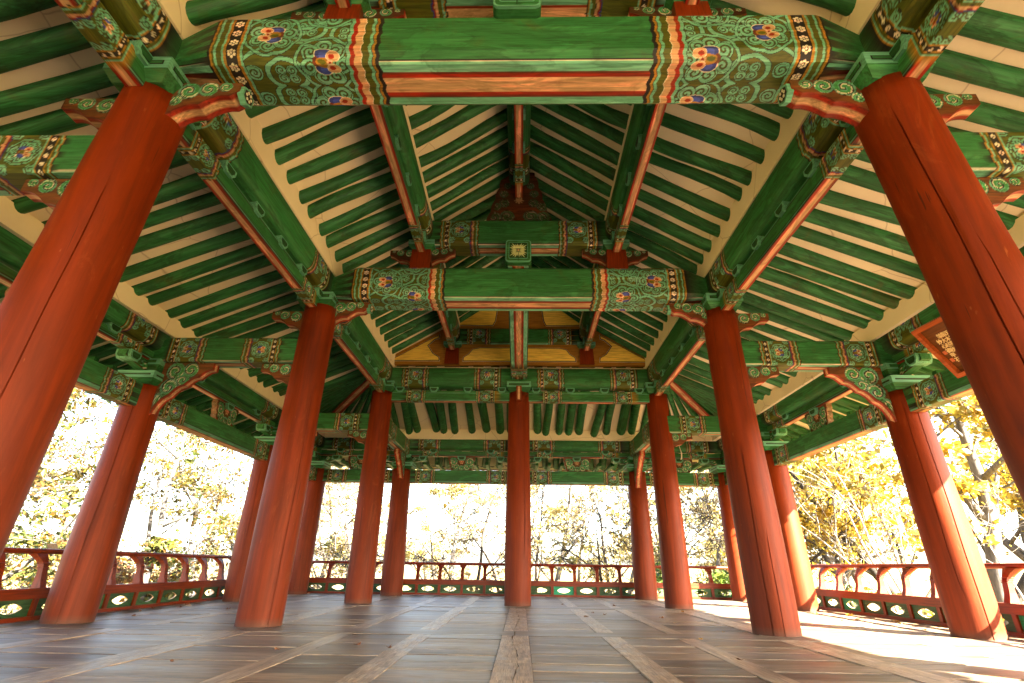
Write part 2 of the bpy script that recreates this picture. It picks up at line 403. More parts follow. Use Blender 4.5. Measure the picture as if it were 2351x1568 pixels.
def member(name, L, w, h, parent, mw, ends=(), painter=None, stripes=(), cham=.03, round_=False, step=.013, warp=None, base=GREEN, smooth=False, mat='paint'):
    """a painted timber along local x. ends: (offset, direction, length, func) where func(u,t)->(colours, transparent mask)"""
    y, z, t = section(w, h, cham, round_, step)
    S = {0., L}
    S.update(np.linspace(0, L, max(2, int(L / .35)) + 1).tolist())
    for off, d, ln, fn in ends:
        a, b = sorted((off, off + d * ln)); a, b = max(a, 0), min(b, L)
        if b > a: S.update(np.arange(a, b, step).tolist())
    S = np.array(sorted(S)); S = S[np.concatenate([[True], np.diff(S) > 1e-4])]; S[-1] = L
    ns, m = len(S), len(y)
    SS = np.repeat(S, m); YY = np.tile(y, ns); ZZ = np.tile(z, ns); TT = np.tile(t, ns)
    col = np.tile(base, (ns * m, 1)).astype(float)
    at = np.abs(TT)
    prev = 0
    for lim, cc in stripes:
        if cc is not None: put(col, (at >= prev) & (at < lim), cc)
        prev = lim
    wu = .006 * np.sin(TT * 31 + 1) ; 
    for off, d, ln, fn in ends:
        u = (SS - off) * d + .003 * np.sin(TT * 47)
        sel = (u >= -.001) & (u <= ln)
        if not sel.any(): continue
        cc, tr = fn(u[sel], TT[sel] + .003 * np.sin(SS[sel] * 41)); keep = ~tr; idx = np.where(sel)[0][keep]; col[idx] = cc[keep]
    V = np.stack([SS, YY, ZZ], 1)
    if warp: V = warp(V)
    i = np.arange(ns - 1)[:, None] * m; j = np.arange(m)[None, :]; jn = (j + 1) % m
    Q = np.stack([i + j, i + m + j, i + m + jn, i + jn], -1).reshape(-1, 4)[:, ::-1]
    caps = np.stack([np.arange(m), (ns - 1) * m + np.arange(m)[::-1]])
    return mesh_np(name, V, [Q, caps], mat, parent, col, smooth, None, mw)
def carved(name, s0, s1, lo, hi, thick, parent, mw, painter, ns=40, nv=16, rim=None, vertical=False):
    """a carved board in the local x-z plane, thickness along y; for vertical boards s runs up and lo/hi are x limits"""
    s = np.linspace(s0, s1, ns); v = np.linspace(0, 1, nv); L0 = np.array([lo(q) for q in s]); H0 = np.array([hi(q) for q in s])
    SS = np.repeat(s, nv); VV = np.tile(v, ns); WW = np.repeat(L0, nv) + (np.repeat(H0 - L0, nv)) * VV
    X, Z = (WW, SS) if vertical else (SS, WW)
    n = ns * nv; k = 5
    V = [np.stack([X, np.full(n, -thick / 2), Z], 1), np.stack([X, np.full(n, thick / 2), Z], 1)]
    cf = painter(X, Z, VV, SS); C = [cf, cf]
    i = np.arange(ns - 1)[:, None] * nv; j = np.arange(nv - 1)[None, :]
    Q = np.stack([i + j, i + nv + j, i + nv + j + 1, i + j + 1], -1).reshape(-1, 4)
    if vertical: Q = Q[:, ::-1]
    Fq = [Q, Q[:, ::-1] + n]
    loop = np.concatenate([np.arange(ns) * nv, (ns - 1) * nv + np.arange(1, nv), np.arange(ns - 2, -1, -1) * nv + nv - 1, np.arange(nv - 2, 0, -1)])
    ql = np.linspace(-1, 1, 9); base = 2 * n
    RX = np.repeat(X[loop], 9); RZ = np.repeat(Z[loop], 9); RY = np.tile(ql, len(loop)) * thick / 2
    V.append(np.stack([RX, RY, RZ], 1)); rc_ = np.tile(PEACH, (len(RX), 1)).astype(float); aq = np.abs(np.tile(ql, len(loop)))
    put(rc_, aq > .45, RED); put(rc_, aq > .8, BROWN)
    if rim is not None: rc_[:] = rim
    C.append(rc_)
    nl = len(loop); a = np.arange(nl)[:, None] * 9; b = (np.arange(nl)[:, None] + 1) % nl * 9; jj = np.arange(8)[None, :]
    Qr = np.stack([base + a + jj, base + b + jj, base + b + jj + 1, base + a + jj + 1], -1).reshape(-1, 4)
    if not vertical: Qr = Qr[:, ::-1]
    else: Qr = Qr
    return mesh_np(name, np.concatenate(V), [np.concatenate(Fq + [Qr])], 'paint', parent, np.concatenate(C), False, None, mw)
def scrolls(spots, under=RUST):
    """brown board with green cloud scrolls outlined in white and black; spots (x, z, r, dir)"""
    def f(X, Z, V, S):
        c = np.tile(under, (len(X), 1)).astype(float)
        for x, z, r, d in spots:
            rr = np.hypot(X - x, Z - z); put(c, rr < r * 1.16, BLACK)
        for x, z, r, d in spots:
            rr = np.hypot(X - x, Z - z); put(c, rr < r * 1.10, TEAL * .7)
        for x, z, r, d in spots:
            du, dv = X - x, Z - z; rr = np.hypot(du, dv); m = rr < r
            a = np.arctan2(dv, du) / (2 * np.pi); ff = (1.35 * rr[m] / r - d * a[m] + .3) % 1
            cc = np.where((ff < .62)[:, None], GREEN * 1.5, BLACK); cc[(ff > .60) & (ff < .76)] = WHITE * .85; cc[ff < .16] = TEAL * .8; c[m] = cc
        put(c, V < .06, BROWN)
        return c
    return f

# ================================================================== the pavilion
pav = tag(empty('pavilion', (0, 7, 0)), 'open timber pavilion with red columns, green patterned beams and cream plaster between its rafters', 'pavilion')
pav.location = (0, 0, 0)
P = pav
ZT = 4.30                                                            # top of the tall inner columns
YB = -14.0                                                            # unseen roof length behind the camera, stretched to dim the near columns

# ---- columns: swelling shafts with a drying crack
def column(x, y, zt, r0, r1, crack=None, seed=0, tilt=0.):
    g = np.random.default_rng(seed); nz = 26; th = np.linspace(0, 2 * np.pi, 64, endpoint=False)
    zz = np.linspace(0, zt, nz); V = []
    crack = [(a, b_, c, d * 1.45) for a, b_, c, d in crack] if crack else crack; lean = g.normal(0, .006, 2); ph = g.uniform(0, 6, 3)
    cr = [] if crack is None else crack
    extra = []
    for ca, z0, z1, wd in cr: extra += [ca - wd - .03, ca - wd - .004, ca - wd, ca, ca + wd, ca + wd + .004, ca + wd + .03]
    tha = np.sort(np.concatenate([[q for q in th if all(abs((q - ca + np.pi) % (2 * np.pi) - np.pi) > .085 for ca, *_ in cr)], np.array(extra) % (2 * np.pi)]))
    for z in zz:
        f = z / zt; rr = r0 + (r1 - r0) * f + .010 * math.sin(math.pi * min(1, f * 1.6)) + .003 * np.sin(z * 2.1 + ph[0]) + .0035 * np.sin(3 * tha + ph[1]) + .002 * np.sin(5 * tha + z + ph[2])
        a = tha.copy()
        for ca, z0, z1, wd in cr:
            if z0 <= z <= z1:
                near = np.abs((tha - ca % (2 * np.pi) + np.pi) % (2 * np.pi) - np.pi) < 1e-6
                rr = np.where(near, rr - .06, rr)
                a = a + np.where(np.abs((tha - ca + np.pi) % (2 * np.pi) - np.pi) < .09, .035 * math.sin(z * 1.3 + ca) + .012 * math.sin(z * 5), 0)
        V.append(np.stack([rr * np.cos(a) + lean[0] * z + tilt * (1 - f), rr * np.sin(a) + lean[1] * z, np.full(len(a), z)], 1))
    m = len(tha); i = np.arange(nz - 1)[:, None] * m; j = np.arange(m)[None, :]; jn = (j + 1) % m
    Q = np.stack([i + j, i + jn, i + m + jn, i + m + j], -1).reshape(-1, 4)
    cap = np.stack([(nz - 1) * m + np.arange(m)])
    return mesh_np('column', np.concatenate(V), [Q, cap], 'column', P, None, True, None, T(x, y, 0))
def capital(parent, z, w0=.42, w1=.54, h=.225, mw=None):
    mb = MB()
    mb.frustum(w0, w0, w1, w1, z, z + h * .42, 0)
    mb.frustum(w1, w1, w1 + .004, w1 + .004, z + h * .42, z + h, 1)
    for k in range(4):                                               # sunk dark panels framed by pale teal
        c, s = math.cos(k * math.pi / 2), math.sin(k * math.pi / 2)
        def q(u, d, zz): return (u * c - d * s, u * s + d * c, zz)
        e = w1 / 2
        for (ins, off, m) in ((.0, .003, 1), (.045, .006, 2), (.055, .009, 0)):
            z0, z1 = z + h * .42 + ins * .8, z + h - ins
            a = e - ins
            kk = mb.verts([q(-a, e + off, z0), q(a, e + off, z0), q(a, e + off, z1), q(-a, e + off, z1)])
            mb.face([kk + 3, kk + 2, kk + 1, kk], m)
    return mb.build('capital', ['green', 'teal', 'black'], parent, mw=mw)

FRONT = -math.pi / 2
cols = {}
def addcol(key, x, y, zt, r0, r1, crack, seed, tilt=0.):
    c = column(x, y, zt, r0, r1, crack, seed, tilt); cols[key] = c
    if zt > 4: capital(c, zt - .01)
    else: capital(c, zt - .005, .42, .54, .18)
addcol('iL1', -A, Y1, ZT, .272, .245, [(-.95, .6, 3.2, .012)], 1, -.17); addcol('iR1', A - .05, Y1, ZT, .272, .245, [(-2.35, 1.0, 3.9, .014), (-2.0, .1, 2.6, .012)], 2, .32)
addcol('iL2', -A, Y2, ZT, .268, .238, [(-.75, 0, 3.0, .022)], 3); addcol('iR2', A, Y2, ZT, .268, .238, [(-2.1, 0, 2.2, .02), (-1.65, 0, 1.2, .013)], 4)
addcol('iL3', -A, Y3, ZT, .262, .236, [(-.6, .3, 2.5, .012)], 5); addcol('iR3', A, Y3, ZT, .262, .236, [(-2.6, .2, 2, .012)], 6)
addcol('mid', 0, Y3, ZT, .262, .236, [(-1.05, 1.0, 4.2, .026)], 7)
ZO = 3.03
for k, (x, y, cr) in enumerate([(-B, Y2, [(-1.25, 0, 2.9, .022)]), (B, Y2, [(-1.75, 0, 2.9, .018), (-2.3, .5, 2.9, .012)]), (-B, Y3, [(-1.4, 0, 2.5, .014)]), (B, Y3, None), (-B, Y4, None), (B, Y4, None),
                               (-A, Y4, [(-1.9, 0, 1.6, .016)]), (A, Y4, None), (0, Y4, None), (-B, Y1, None), (B, Y1, None)]):
    addcol(('o', k), x, y, ZO, .266, .243, cr, 20 + k)

# ---- great crossbeams between the tall columns
BS = [(.068, PEACH), (.105, RED), (.125, BROWN), (.215, TEAL), (.222, WHITE * .8), (.236, BLACK)]
def main_warp(V):
    V = V.copy(); L = 5.9
    d = np.minimum(V[:, 0], L - V[:, 0]); k = np.clip((.42 - d) / .42, 0, 1)
    zt = 1 - .42 * k ** 1.3
    V[:, 2] = np.where(V[:, 2] > .25, .25 + (V[:, 2] - .25) * zt, .25 - (.25 - V[:, 2]) * (1 - .25 * k))
    V[:, 1] *= 1 - .42 * k ** 1.2
    return V
mw_main = lambda y: T(-2.95, y, 4.44)
beam1 = member('main_crossbeam', 5.9, .54, .56, P, T(-2.95, Y1, 4.505), [(.36, 1, 1.52, lambda u, t: deco_main(u, t, 1)), (5.54, -1, 1.52, lambda u, t: deco_main(u, t, 2))], stripes=BS, cham=.075, step=.006, warp=main_warp)
beam2 = member('main_crossbeam', 5.9, .54, .56, P, mw_main(Y2), [(.36, 1, 1.52, lambda u, t: deco_main(u, t, 3)), (5.54, -1, 1.52, lambda u, t: deco_main(u, t, 4))], stripes=BS, cham=.075, step=.009, warp=main_warp)
# ---- upper crossbeams on short posts
US = [(.05, PEACH), (.08, RED), (.16, TEAL), (.166, WHITE * .8), (.18, BLACK)]
dm = lambda tc, k=1.: (lambda u, t: deco_minor(u, t, tc, k))
ubeam = member('upper_crossbeam', 2.9, .40, .50, P, T(-1.45, Y2, 5.46), [(.16, 1, .72, dm(.45, .95)), (2.74, -1, .72, dm(.45, .95))], stripes=US, cham=.05)
dup(ubeam, P, T(-1.45, Y1, 5.46))
ub3 = member('upper_crossbeam', 2.9, .36, .40, P, T(-1.45, Y3, 5.50), [(.2, 1, .62, dm(.42, .85)), (2.7, -1, .62, dm(.42, .85))], stripes=US, cham=.04)
postm = None
for y in (Y1, Y2, Y3):
    for x in (-1.58, 1.58):
        if postm is None:
            mb = MB(); mb.frustum(.34, .34, .30, .30, 0, .42, 0); postm = mb.build('short_post', ['red_post'], P, mw=T(x, y, 4.985)); capital(postm, .40, .30, .42, .15)
        else: dup(postm, P, T(x, y, 4.985))

# ---- carved brackets
def cloud_edge(a, n, amp): return lambda q: amp * abs(math.sin(a + q * n))
def bracket_main(parent, mw, L=1.05, h=.55, spots=None, thick=.17, under=RUST):
    """local x from the column outwards, z=0 the underside of the beam it carries"""
    def lo(s):
        f = min(1, s / L); return -h * (1 - f) ** 1.1 * (1 - .10) - .12 + .035 * abs(math.sin(s * 13))
    def hi(s): return 0.0
    spots = spots or [(.22, -.17, .12, 1), (.50, -.12, .105, -1), (.76, -.085, .07, 1), (.10, -.38, .085, -1)]
    return carved('bracket', 0, L, lo, hi, thick, parent, mw, scrolls([(x * L / 1.05, z * h / .55, r * h / .55, d) for x, z, r, d in spots], under), 56, 22)
bk = None
for y in (Y1, Y2):
    for sx in (-1, 1):
        c = cols['i%s%d' % ('L' if sx < 0 else 'R', 1 if y == Y1 else 2)]
        mw = Matrix.Translation((-sx * .22, 0, 4.435)) @ Matrix.Rotation(0 if sx < 0 else math.pi, 4, 'Z')
        mwo = Matrix.Translation((sx * .20, 0, 4.27)) @ Matrix.Rotation(math.pi if sx < 0 else 0, 4, 'Z')
        if bk is None:
            bk = bracket_main(c, mw, .56, .27, [(.24, -.19, .17, 1), (.55, -.15, .15, -1), (.82, -.10, .10, 1), (.08, -.42, .10, -1)]); bk2 = bracket_main(c, mwo, .50, .24, [(.25, -.2, .17, 1), (.62, -.14, .15, -1), (.88, -.07, .08, 1)], thick=.15)
            mb = MB()                                                 # flower-painted hexagonal nose of the bracket
            hexp = [(.11 * math.cos(a + math.pi / 6) * .8, .02 + .085 * math.sin(a + math.pi / 6)) for a in (k * math.pi / 3 for k in range(6))]
            mb.prism(hexp, 0, .54, .59, 0); mb.prism([(p * .75, .02 + (q - .02) * .75) for p, q in hexp], 0, .59, .594, 1)
            for k in range(6):
                a = k * math.pi / 3; mb.prism([(.034 * math.cos(a) + .013 * math.cos(b), .02 + .036 * math.sin(a) + .015 * math.sin(b)) for b in (j * math.pi / 3 for j in range(6))], 0, .594, .598, 2)
            nose = mb.build('bracket_nose', ['teal', 'black', 'white'], bk, mw=Matrix.Translation((0, 0, -.095)))
        else: dup(bk, c, mw); dup(bk2, c, mwo)
ubk = None
for y in (Y1, Y2, Y3):
    for sx in (-1, 1):
        for o in (-1, 1):
            mw = T(sx * 1.58 + o * .13, y, 5.45 if o * sx < 0 else 5.42, 0 if o > 0 else math.pi)
            if ubk is None: ubk = bracket_main(P, mw, .40, .20, [(.2, -.16, .16, 1), (.6, -.13, .14, -1), (.88, -.06, .07, 1)], .13, RUST * .45)
            else: dup(ubk, P, mw)

# ---- purlins with the narrow bearer under each, by bay
bay = [(YB, -.87), (-.87, Y1), (Y1, Y2), (Y2, Y3)]
JS = [(.032, PEACH), (.060, RED), (.075, BROWN), (.083, BLACK), (.102, TEAL * .8), (.108, BLACK), (.255, GREEN), (.261, BLACK), (.278, TEAL * .8)]
def block_row(parent, L, n, w, h=.10):
    """small bearing blocks between bearer and purlin"""
    for k in range(n):
        x = L * (k + .5) / n
        mb = MB()
        mb.prism([(x - .07, -.075), (x + .07, -.075), (x + .105, -.02), (x + .105, .045), (x - .105, .045), (x - .105, -.02)], 1, -w / 2, w / 2, 0)
        for sy in (-1, 1):
            a, b_ = (sy * (w / 2 + .001), sy * (w / 2 + .006)); a, b_ = min(a, b_), max(a, b_)
            mb.prism([(x - .046, -.052), (x + .046, -.052), (x + .075, -.012), (x + .075, .022), (x - .075, .022), (x - .075, -.012)], 1, a, b_, 1)
        mb.build('bearing_block', ['teal', 'dark_green'], parent, mw=T(0, 0, 0))
def purlin_set(x, y0, y1, z, ph=.47, pw=.38, jh=.22, jw=.15, gap=.05, nb=6, along='y', full=True, inset=.30):
    L = y1 - y0; mw = (lambda zz: T(x, y0, zz, math.pi / 2)) if along == 'y' else (lambda zz: T(y0, x, zz, 0))
    e1 = [(inset, 1, .68, dm(.42, .92)), (L - inset, -1, .68, dm(.42, .92))] if full else []
    e2 = [(inset + .12, 1, .52, dm(.185, .66)), (L - inset - .12, -1, .52, dm(.185, .66))] if full else []
    q = member('purlin', L - .004, pw, ph, P, mw(z + jh + gap), e1, round_=True, step=.014, smooth=True)
    j = member('purlin_bearer', L - .004, jw, jh, P, mw(z), e2, stripes=JS, cham=.008, step=.013)
    block_row(j, L, nb, jw + .05) if False else None
    for k in range(nb):
        xx = L * (k + .5) / nb; ww = jw + .07; zz = jh + gap * .5
        mb = MB()
        mb.prism([(xx - .055, -.075), (xx + .055, -.075), (xx + .10, -.02), (xx + .10, .04), (xx - .10, .04), (xx - .10, -.02)], 1, -ww / 2, ww / 2, 0)
        for a, b_ in ((-ww / 2 - .006, -ww / 2 - .001), (ww / 2 + .001, ww / 2 + .006)):
            mb.prism([(xx - .036, -.052), (xx + .036, -.052), (xx + .07, -.012), (xx + .07, .02), (xx - .07, .02), (xx - .07, -.012)], 1, a, b_, 1)
        mb.build('bearing_block', ['teal', 'dark_green'], j, mw=T(0, 0, zz))
    return q, j
proto = {}
def purlin_line(x, z, **k):
    for y0, y1 in bay:
        key = (round(y1 - y0, 3), tuple(sorted(k.items())))
        if key in proto:
            for o in proto[key]:
                m = o.matrix_basis.copy(); m.translation = (x, y0, m.translation.z - proto[key + ('z',)] + z); dup(o, P, m)
        else:
            proto[key] = purlin_set(x, y0, y1, z, full=y1 > 0, **k); proto[key + ('z',)] = z
purlin_line(-A, 4.23); purlin_line(A, 4.23)
purlin_line(-1.58, 5.33, ph=.40, pw=.34, jh=.17, jw=.13, gap=.04, nb=6); purlin_line(1.58, 5.33, ph=.40, pw=.34, jh=.17, jw=.13, gap=.04, nb=6)
purlin_line(0, 6.52, ph=.44, pw=.36, jh=.22, jw=.13, gap=.04, nb=6)
ZB = 3.40
purlin_line(-B, ZB, ph=.34, pw=.32, jh=.14, jw=.13, gap=.03, nb=2); purlin_line(B, ZB, ph=.34, pw=.32, jh=.14, jw=.13, gap=.03, nb=2)
# across the end: tall row Y3 and outer row Y4
for a, b_ in ((-A, 0), (0, A)):
    purlin_set(Y3, a, b_, 4.10, .50, .34, .25, .16, .06, 4, 'x', inset=.42)
for a, b_ in ((-B, -A), (-A, 0), (0, A), (A, B)):
    purlin_set(Y4, a, b_, ZB, .34, .32, .14, .13, .03, 2, 'x', inset=.36)
for sx in (-1, 1):
    purlin_set(sx * B, Y3, Y4, ZB, .34, .32, .14, .13, .03, 2, 'y', inset=.36)

# ---- lintels between the outer columns
LS = [(.06, (.5, .26, .10)), (.10, PEACH * .8), (.112, RED), (.165, TEAL * .8), (.172, BLACK)]
lint = {}
def lintel(x, y, L, rz):
    key = round(L, 2)
    if key in lint: return dup(lint[key], P, T(x, y, 2.69, rz))
    lint[key] = member('lintel', L - .006, .21, .335, P, T(x, y, 2.69, rz), [(.34, 1, .60, dm(.27, .80)), (L - .34, -1, .60, dm(.27, .80))], stripes=[(.075, np.array((.55, .30, .12))), (.095, RED), (.15, TEAL * .8), (.158, BLACK)], cham=.012, step=.012)
for sx in (-1, 1):
    for y0, y1 in bay[1:] + [(Y3, Y4)]: lintel(sx * B, y0, y1 - y0, math.pi / 2)
for a, b_ in ((-B, -A), (-A, 0), (0, A), (A, B)): lintel(a, Y4, b_ - a, 0)
# ---- carved flower panels standing on the lintels
def hw_paint(X, Z, V, S):
    c = np.tile(RUST * .7, (len(X), 1)).astype(float)
    sp = scrolls([(-.22, .22, .10, 1), (.22, .22, .10, -1), (-.14, .08, .08, -1), (.14, .08, .08, 1), (-.3, .1, .06, 1), (.3, .1, .06, -1), (0, .05, .06, 1)], RUST * .7)(X, Z, V, S)
    rr = np.hypot(X, (Z - .22)); th = np.arctan2(Z - .22, X); put(sp, rr < .07 * (.8 + .25 * np.cos(6 * th)), PEACH); put(sp, (rr < .035) & (rr > .02), RED)
    return sp
hw = None
def hwaban(x, y, rz):
    global hw
    if hw is None:
        hw = carved('carved_panel', .0, .345, lambda s: -.27 - .09 * s / .345 - .02 * abs(math.sin(s * 28)), lambda s: .27 + .09 * s / .345 + .02 * abs(math.sin(s * 28)), .10, P, T(x, y, 3.04, rz), hw_paint, 26, 40, vertical=True, rim=PEACH * .35)
        mb = MB(); mb.prism([(-.07, .25), (.07, .25), (.11, .30), (.11, .36), (-.11, .36), (-.11, .30)], 1, -.10, .10, 0)
        for a, b_ in ((-.106, -.101), (.101, .106)): mb.prism([(-.045, .272), (.045, .272), (.078, .308), (.078, .338), (-.078, .338), (-.078, .308)], 1, a, b_, 1)
        mb.build('bearing_block', ['teal', 'dark_green'], hw)
    else: dup(hw, P, T(x, y, 3.04, rz))
for x in (-4.3, -1.56, 1.56, 4.3): hwaban(x, Y4, 0)
for sx in (-1, 1):
    for y in (1.1, 4.95, 8.9, 12.25): hwaban(sx * B, y, math.pi / 2)

# ---- outer crossbeams from the tall columns out to the low ones, with two-tier brackets
OS = [(.030, PEACH), (.052, RED), (.065, BROWN), (.14, TEAL * .85), (.147, WHITE * .7), (.158, BLACK)]
def ob_warp(L):
    def f(V):
        V = V.copy(); k = np.clip((.34 - (L - V[:, 0])) / .34, 0, 1); V[:, 2] = np.where(V[:, 2] > .2, .2 + (V[:, 2] - .2) * (1 - .75 * k ** 2), V[:, 2]); V[:, 1] *= 1 - .25 * k; return V
    return f
def big_bracket(parent, mw):
    sp = scrolls([(.20, -.13, .12, 1), (.42, -.11, .10, -1), (.34, -.27, .085, 1), (.16, -.38, .11, -1), (.06, -.56, .075, 1), (.24, -.22, .05, 1)])
    return carved('bracket', 0, .74, lambda s: -.70 * (1 - (s / .74) ** .62) - .10 + .03 * abs(math.sin(s * 17)), lambda s: 0, .15, parent, mw, sp, 56, 34)
ob = {}
def outer_beam(x, y, L, rz, kc=None):
    key = round(L, 2)
    if key in ob: dup(ob[key], P, T(x, y, 3.40, rz)); return
    ob[key] = member('outer_crossbeam', L, .30, .385, P, T(x, y, 3.40, rz), [(.42, 1, .62, dm(.33, .84)), (L - .40, -1, .62, dm(.33, .84))], stripes=OS, cham=.02, warp=ob_warp(L), step=.012)
    big_bracket(ob[key], T(L - .36, 0, -.005, math.pi))
    bracket_main(ob[key], T(.20, 0, -.005), .48, .28, [(.25, -.17, .14, 1), (.62, -.13, .12, -1), (.9, -.07, .07, 1)], .13)
    mb = MB(); mb.frustum(.26, .30, .36, .38, -.12, -.06, 0); mb.frustum(.36, .38, .364, .384, -.06, .03, 1)
    for sy in (-1, 1): mb.box(-.13, .13, min(sy * .194, sy * .197), max(sy * .194, sy * .197), -.035, .01, 0)
    mb.build('bearing_block', ['green', 'teal'], ob[key], mw=T(L - .18, 0, -.01))
for y in (Y1, Y2, Y3):
    outer_beam(-A, y, B - A + .13, math.pi); outer_beam(A, y, B - A + .13, 0)
for x in (-A, 0, A): outer_beam(x, Y3, Y4 - Y3 + .13, math.pi / 2)
# bracket arms along the wall over each outer column
arm = None
for x, y, rz in [(-B, Y1, 1), (B, Y1, 1), (-B, Y2, 1), (B, Y2, 1), (-B, Y3, 1), (B, Y3, 1), (-A, Y4, 0), (0, Y4, 0), (A, Y4, 0), (-B, Y4, 0), (B, Y4, 0), (-B, Y4, 1), (B, Y4, 1)]:
    mw = T(x, y, 3.22, rz * math.pi / 2)
    if arm is None:
        arm = carved('bracket_arm', -.62, .62, lambda s: .085 * (abs(s) / .62) ** 2 - .0, lambda s: .165, .13, P, mw, scrolls([(-.42, .11, .05, 1), (.42, .11, .05, -1), (-.25, .08, .06, 1), (.25, .08, .06, -1)], GREEN * .6), 40, 10, rim=GREEN)
        for xx in (-.50, .50):
            mb = MB(); mb.prism([(xx - .06, .05), (xx + .06, .05), (xx + .10, .11), (xx + .10, .178), (xx - .10, .178), (xx - .10, .11)], 1, -.11, .11, 0)
            for a, b_ in ((-.116, -.111), (.111, .116)): mb.prism([(xx - .038, .072), (xx + .038, .072), (xx + .072, .115), (xx + .072, .155), (xx - .072, .155), (xx - .072, .115)], 1, a, b_, 1)
            mb.build('bearing_block', ['teal', 'dark_green'], arm)
    else: dup(arm, P, mw)

# ---- the bowed beam from the end column up on to the second crossbeam, and its flower-painted end
def bow(V):
    V = V.copy(); f = np.clip((V[:, 0] - 0.35) / 3.6, 0, 1); V[:, 2] += .38 * (f * f * (3 - 2 * f)); return V
def deco_short(u, t): return deco_minor(u, t, .0, .62)
bowb = member('bowed_beam', 4.28, .37, .46, P, Matrix.Translation((0, Y3, 4.60)) @ Matrix.Rotation(-math.pi / 2, 4, 'Z'), [(.30, 1, .50, dm(.12, .75))],
              stripes=[(.045, PEACH), (.085, RED), (.098, BROWN), (.17, TEAL), (.176, WHITE * .8), (.19, BLACK)], cham=.03, warp=bow, step=.011)
def beam_end(parent, mw):
    mb = MB()
    def rsq(h, r, n=5):
        o = []
        for cx, cz, a0 in ((h - r, h - r, 0), (-h + r, h - r, 90), (-h + r, -h + r, 180), (h - r, -h + r, 270)):
            for k in range(n): a = R(a0 + 90 * k / (n - 1)); o.append((cx + r * math.cos(a), cz + r * math.sin(a)))
        return o
    mb.prism(rsq(.205, .05), 1, -.05, .42, 0); mb.prism(rsq(.20, .05), 1, -.075, -.05, 1); mb.prism(rsq(.185, .04), 1, -.079, -.0752, 0); mb.prism(rsq(.150, .02), 1, -.083, -.0792, 2)
    mb.prism(rsq(.142, .018), 1, -.086, -.0832, 3)
    for k in range(24):                                              # radiating leaf spray
        a = 2 * math.pi * (k + .5) / 24; r1 = .125 + .045 * abs(math.sin(2 * a)) ** 2 - .02 * (k % 2); ca, sa = math.cos(a), math.sin(a)
        pts = [(q * r1 * ca - w_ * sa, q * r1 * sa + w_ * ca) for q, w_ in ((.18, 0), (.6, -.0125), (1, 0), (.6, .0125))]
        mb.prism(pts, 1, -.0885, -.0862, 4)
    mb.prism([(.018 * math.cos(a), .018 * math.sin(a)) for a in (R(60 * k) for k in range(6))], 1, -.091, -.0886, 5)
    mb.prism([(-.006, -.20), (.004, -.20), (.006, -.06), (.0, .0)], 1, -.0925, -.0912, 3)
    return mb.build('beam_end', ['green', 'teal', 'teal', 'dark_green', 'pale', 'peach'], parent, mw=mw)
M['pale'] = painted_wood('pale_green_pigment', (.55, .60, .30), patina=False)
be = beam_end(P, T(0, Y2 - .30, 5.205))
dup(be, P, T(0.01, Y1 - .30, 5.175))
mbn = MB(); mbn.box(-.06, .06, -.42, -.18, -.46, -.14, 0); mbn.box(-.025, .025, -.424, -.4203, -.46, -.16, 1)
mbn.build('bracket', ['red_wood', 'peach'], cols['mid'], mw=T(0, 0, 4.50))

# ---- carved ridge supports on the upper crossbeams
def dg_paint(X, Z, V, S):
    sp = []
    for sx in (-1, 1):
        sp += [(sx * .42, .14, .10, sx), (sx * .20, .16, .11, -sx), (sx * .40, .36, .08, -sx), (sx * .25, .44, .08, sx), (sx * .26, .64, .07, sx), (sx * .20, .82, .06, -sx)]
    c = scrolls(sp, BROWN * 1.6)(X, Z, V, S)
    c = c * .45 + .45 * BROWN * np.array((.5, 1.2, 1.0)); c = c * .7
    rr = np.hypot(X, Z - .50); th = np.arctan2(Z - .5, X); put(c, rr < .085 * (.75 + .25 * np.cos(8 * th)), PEACH * .7)
    return c
dgm = None
for y in (Y1, Y2, Y3):
    wf = lambda s: .56 - .30 * (s / 1.1) ** .9 + .025 * abs(math.sin(s * 12))
    if dgm is None: dgm = carved('ridge_support', 0, 1.12, lambda s: -wf(s), lambda s: wf(s), .14, P, T(0, y, 5.955), dg_paint, 60, 60, rim=BROWN * .7, vertical=True)
    else: dup(dgm, P, T(0, y, 5.955 if y != Y3 else 5.905))

# ---- gable wall with yellow panels
def inset(poly, d):
    n = len(poly); out = []
    ar = sum(poly[i][0] * poly[(i + 1) % n][1] - poly[(i + 1) % n][0] * poly[i][1] for i in range(n))
    sg = 1 if ar > 0 else -1
    for i in range(n):
        p0, p1, p2 = (Vector(poly[(i + k) % n]) for k in (-1, 0, 1))
        e1, e2 = (p1 - p0).normalized(), (p2 - p1).normalized(); n1, n2 = Vector((-e1.y, e1.x)) * sg, Vector((-e2.y, e2.x)) * sg
        b = (n1 + n2); b = b / max(.3, b.dot(n1)) ; out.append(tuple(p1 + b * d))
    return out
mb = MB()
gp = [(-3.0, 4.98), (3.0, 4.98), (3.0, 5.24), (1.58, 6.16), (0, 7.34), (-1.58, 6.16), (-3.0, 5.24)]
mb.prism(gp, 1, Y3 - .10, Y3 + .0, 0)
tri = [(-3.02, 5.0), (-1.80, 5.0), (-1.83, 5.20), (-1.99, 5.30), (-2.09, 5.45), (-1.98, 5.56), (-1.86, 5.60), (-1.84, 5.87), (-3.02, 5.16)]
midp = [(-1.40, 5.0), (1.40, 5.0), (1.37, 5.20), (1.24, 5.29), (1.15, 5.42), (.95, 5.47), (-.95, 5.47), (-1.15, 5.42), (-1.24, 5.29), (-1.37, 5.20)]
upp = [(-1.55, 5.93), (-.60, 5.93), (-.52, 6.1), (-.48, 6.42), (-.54, 6.86), (-1.55, 6.09)]
k = 0
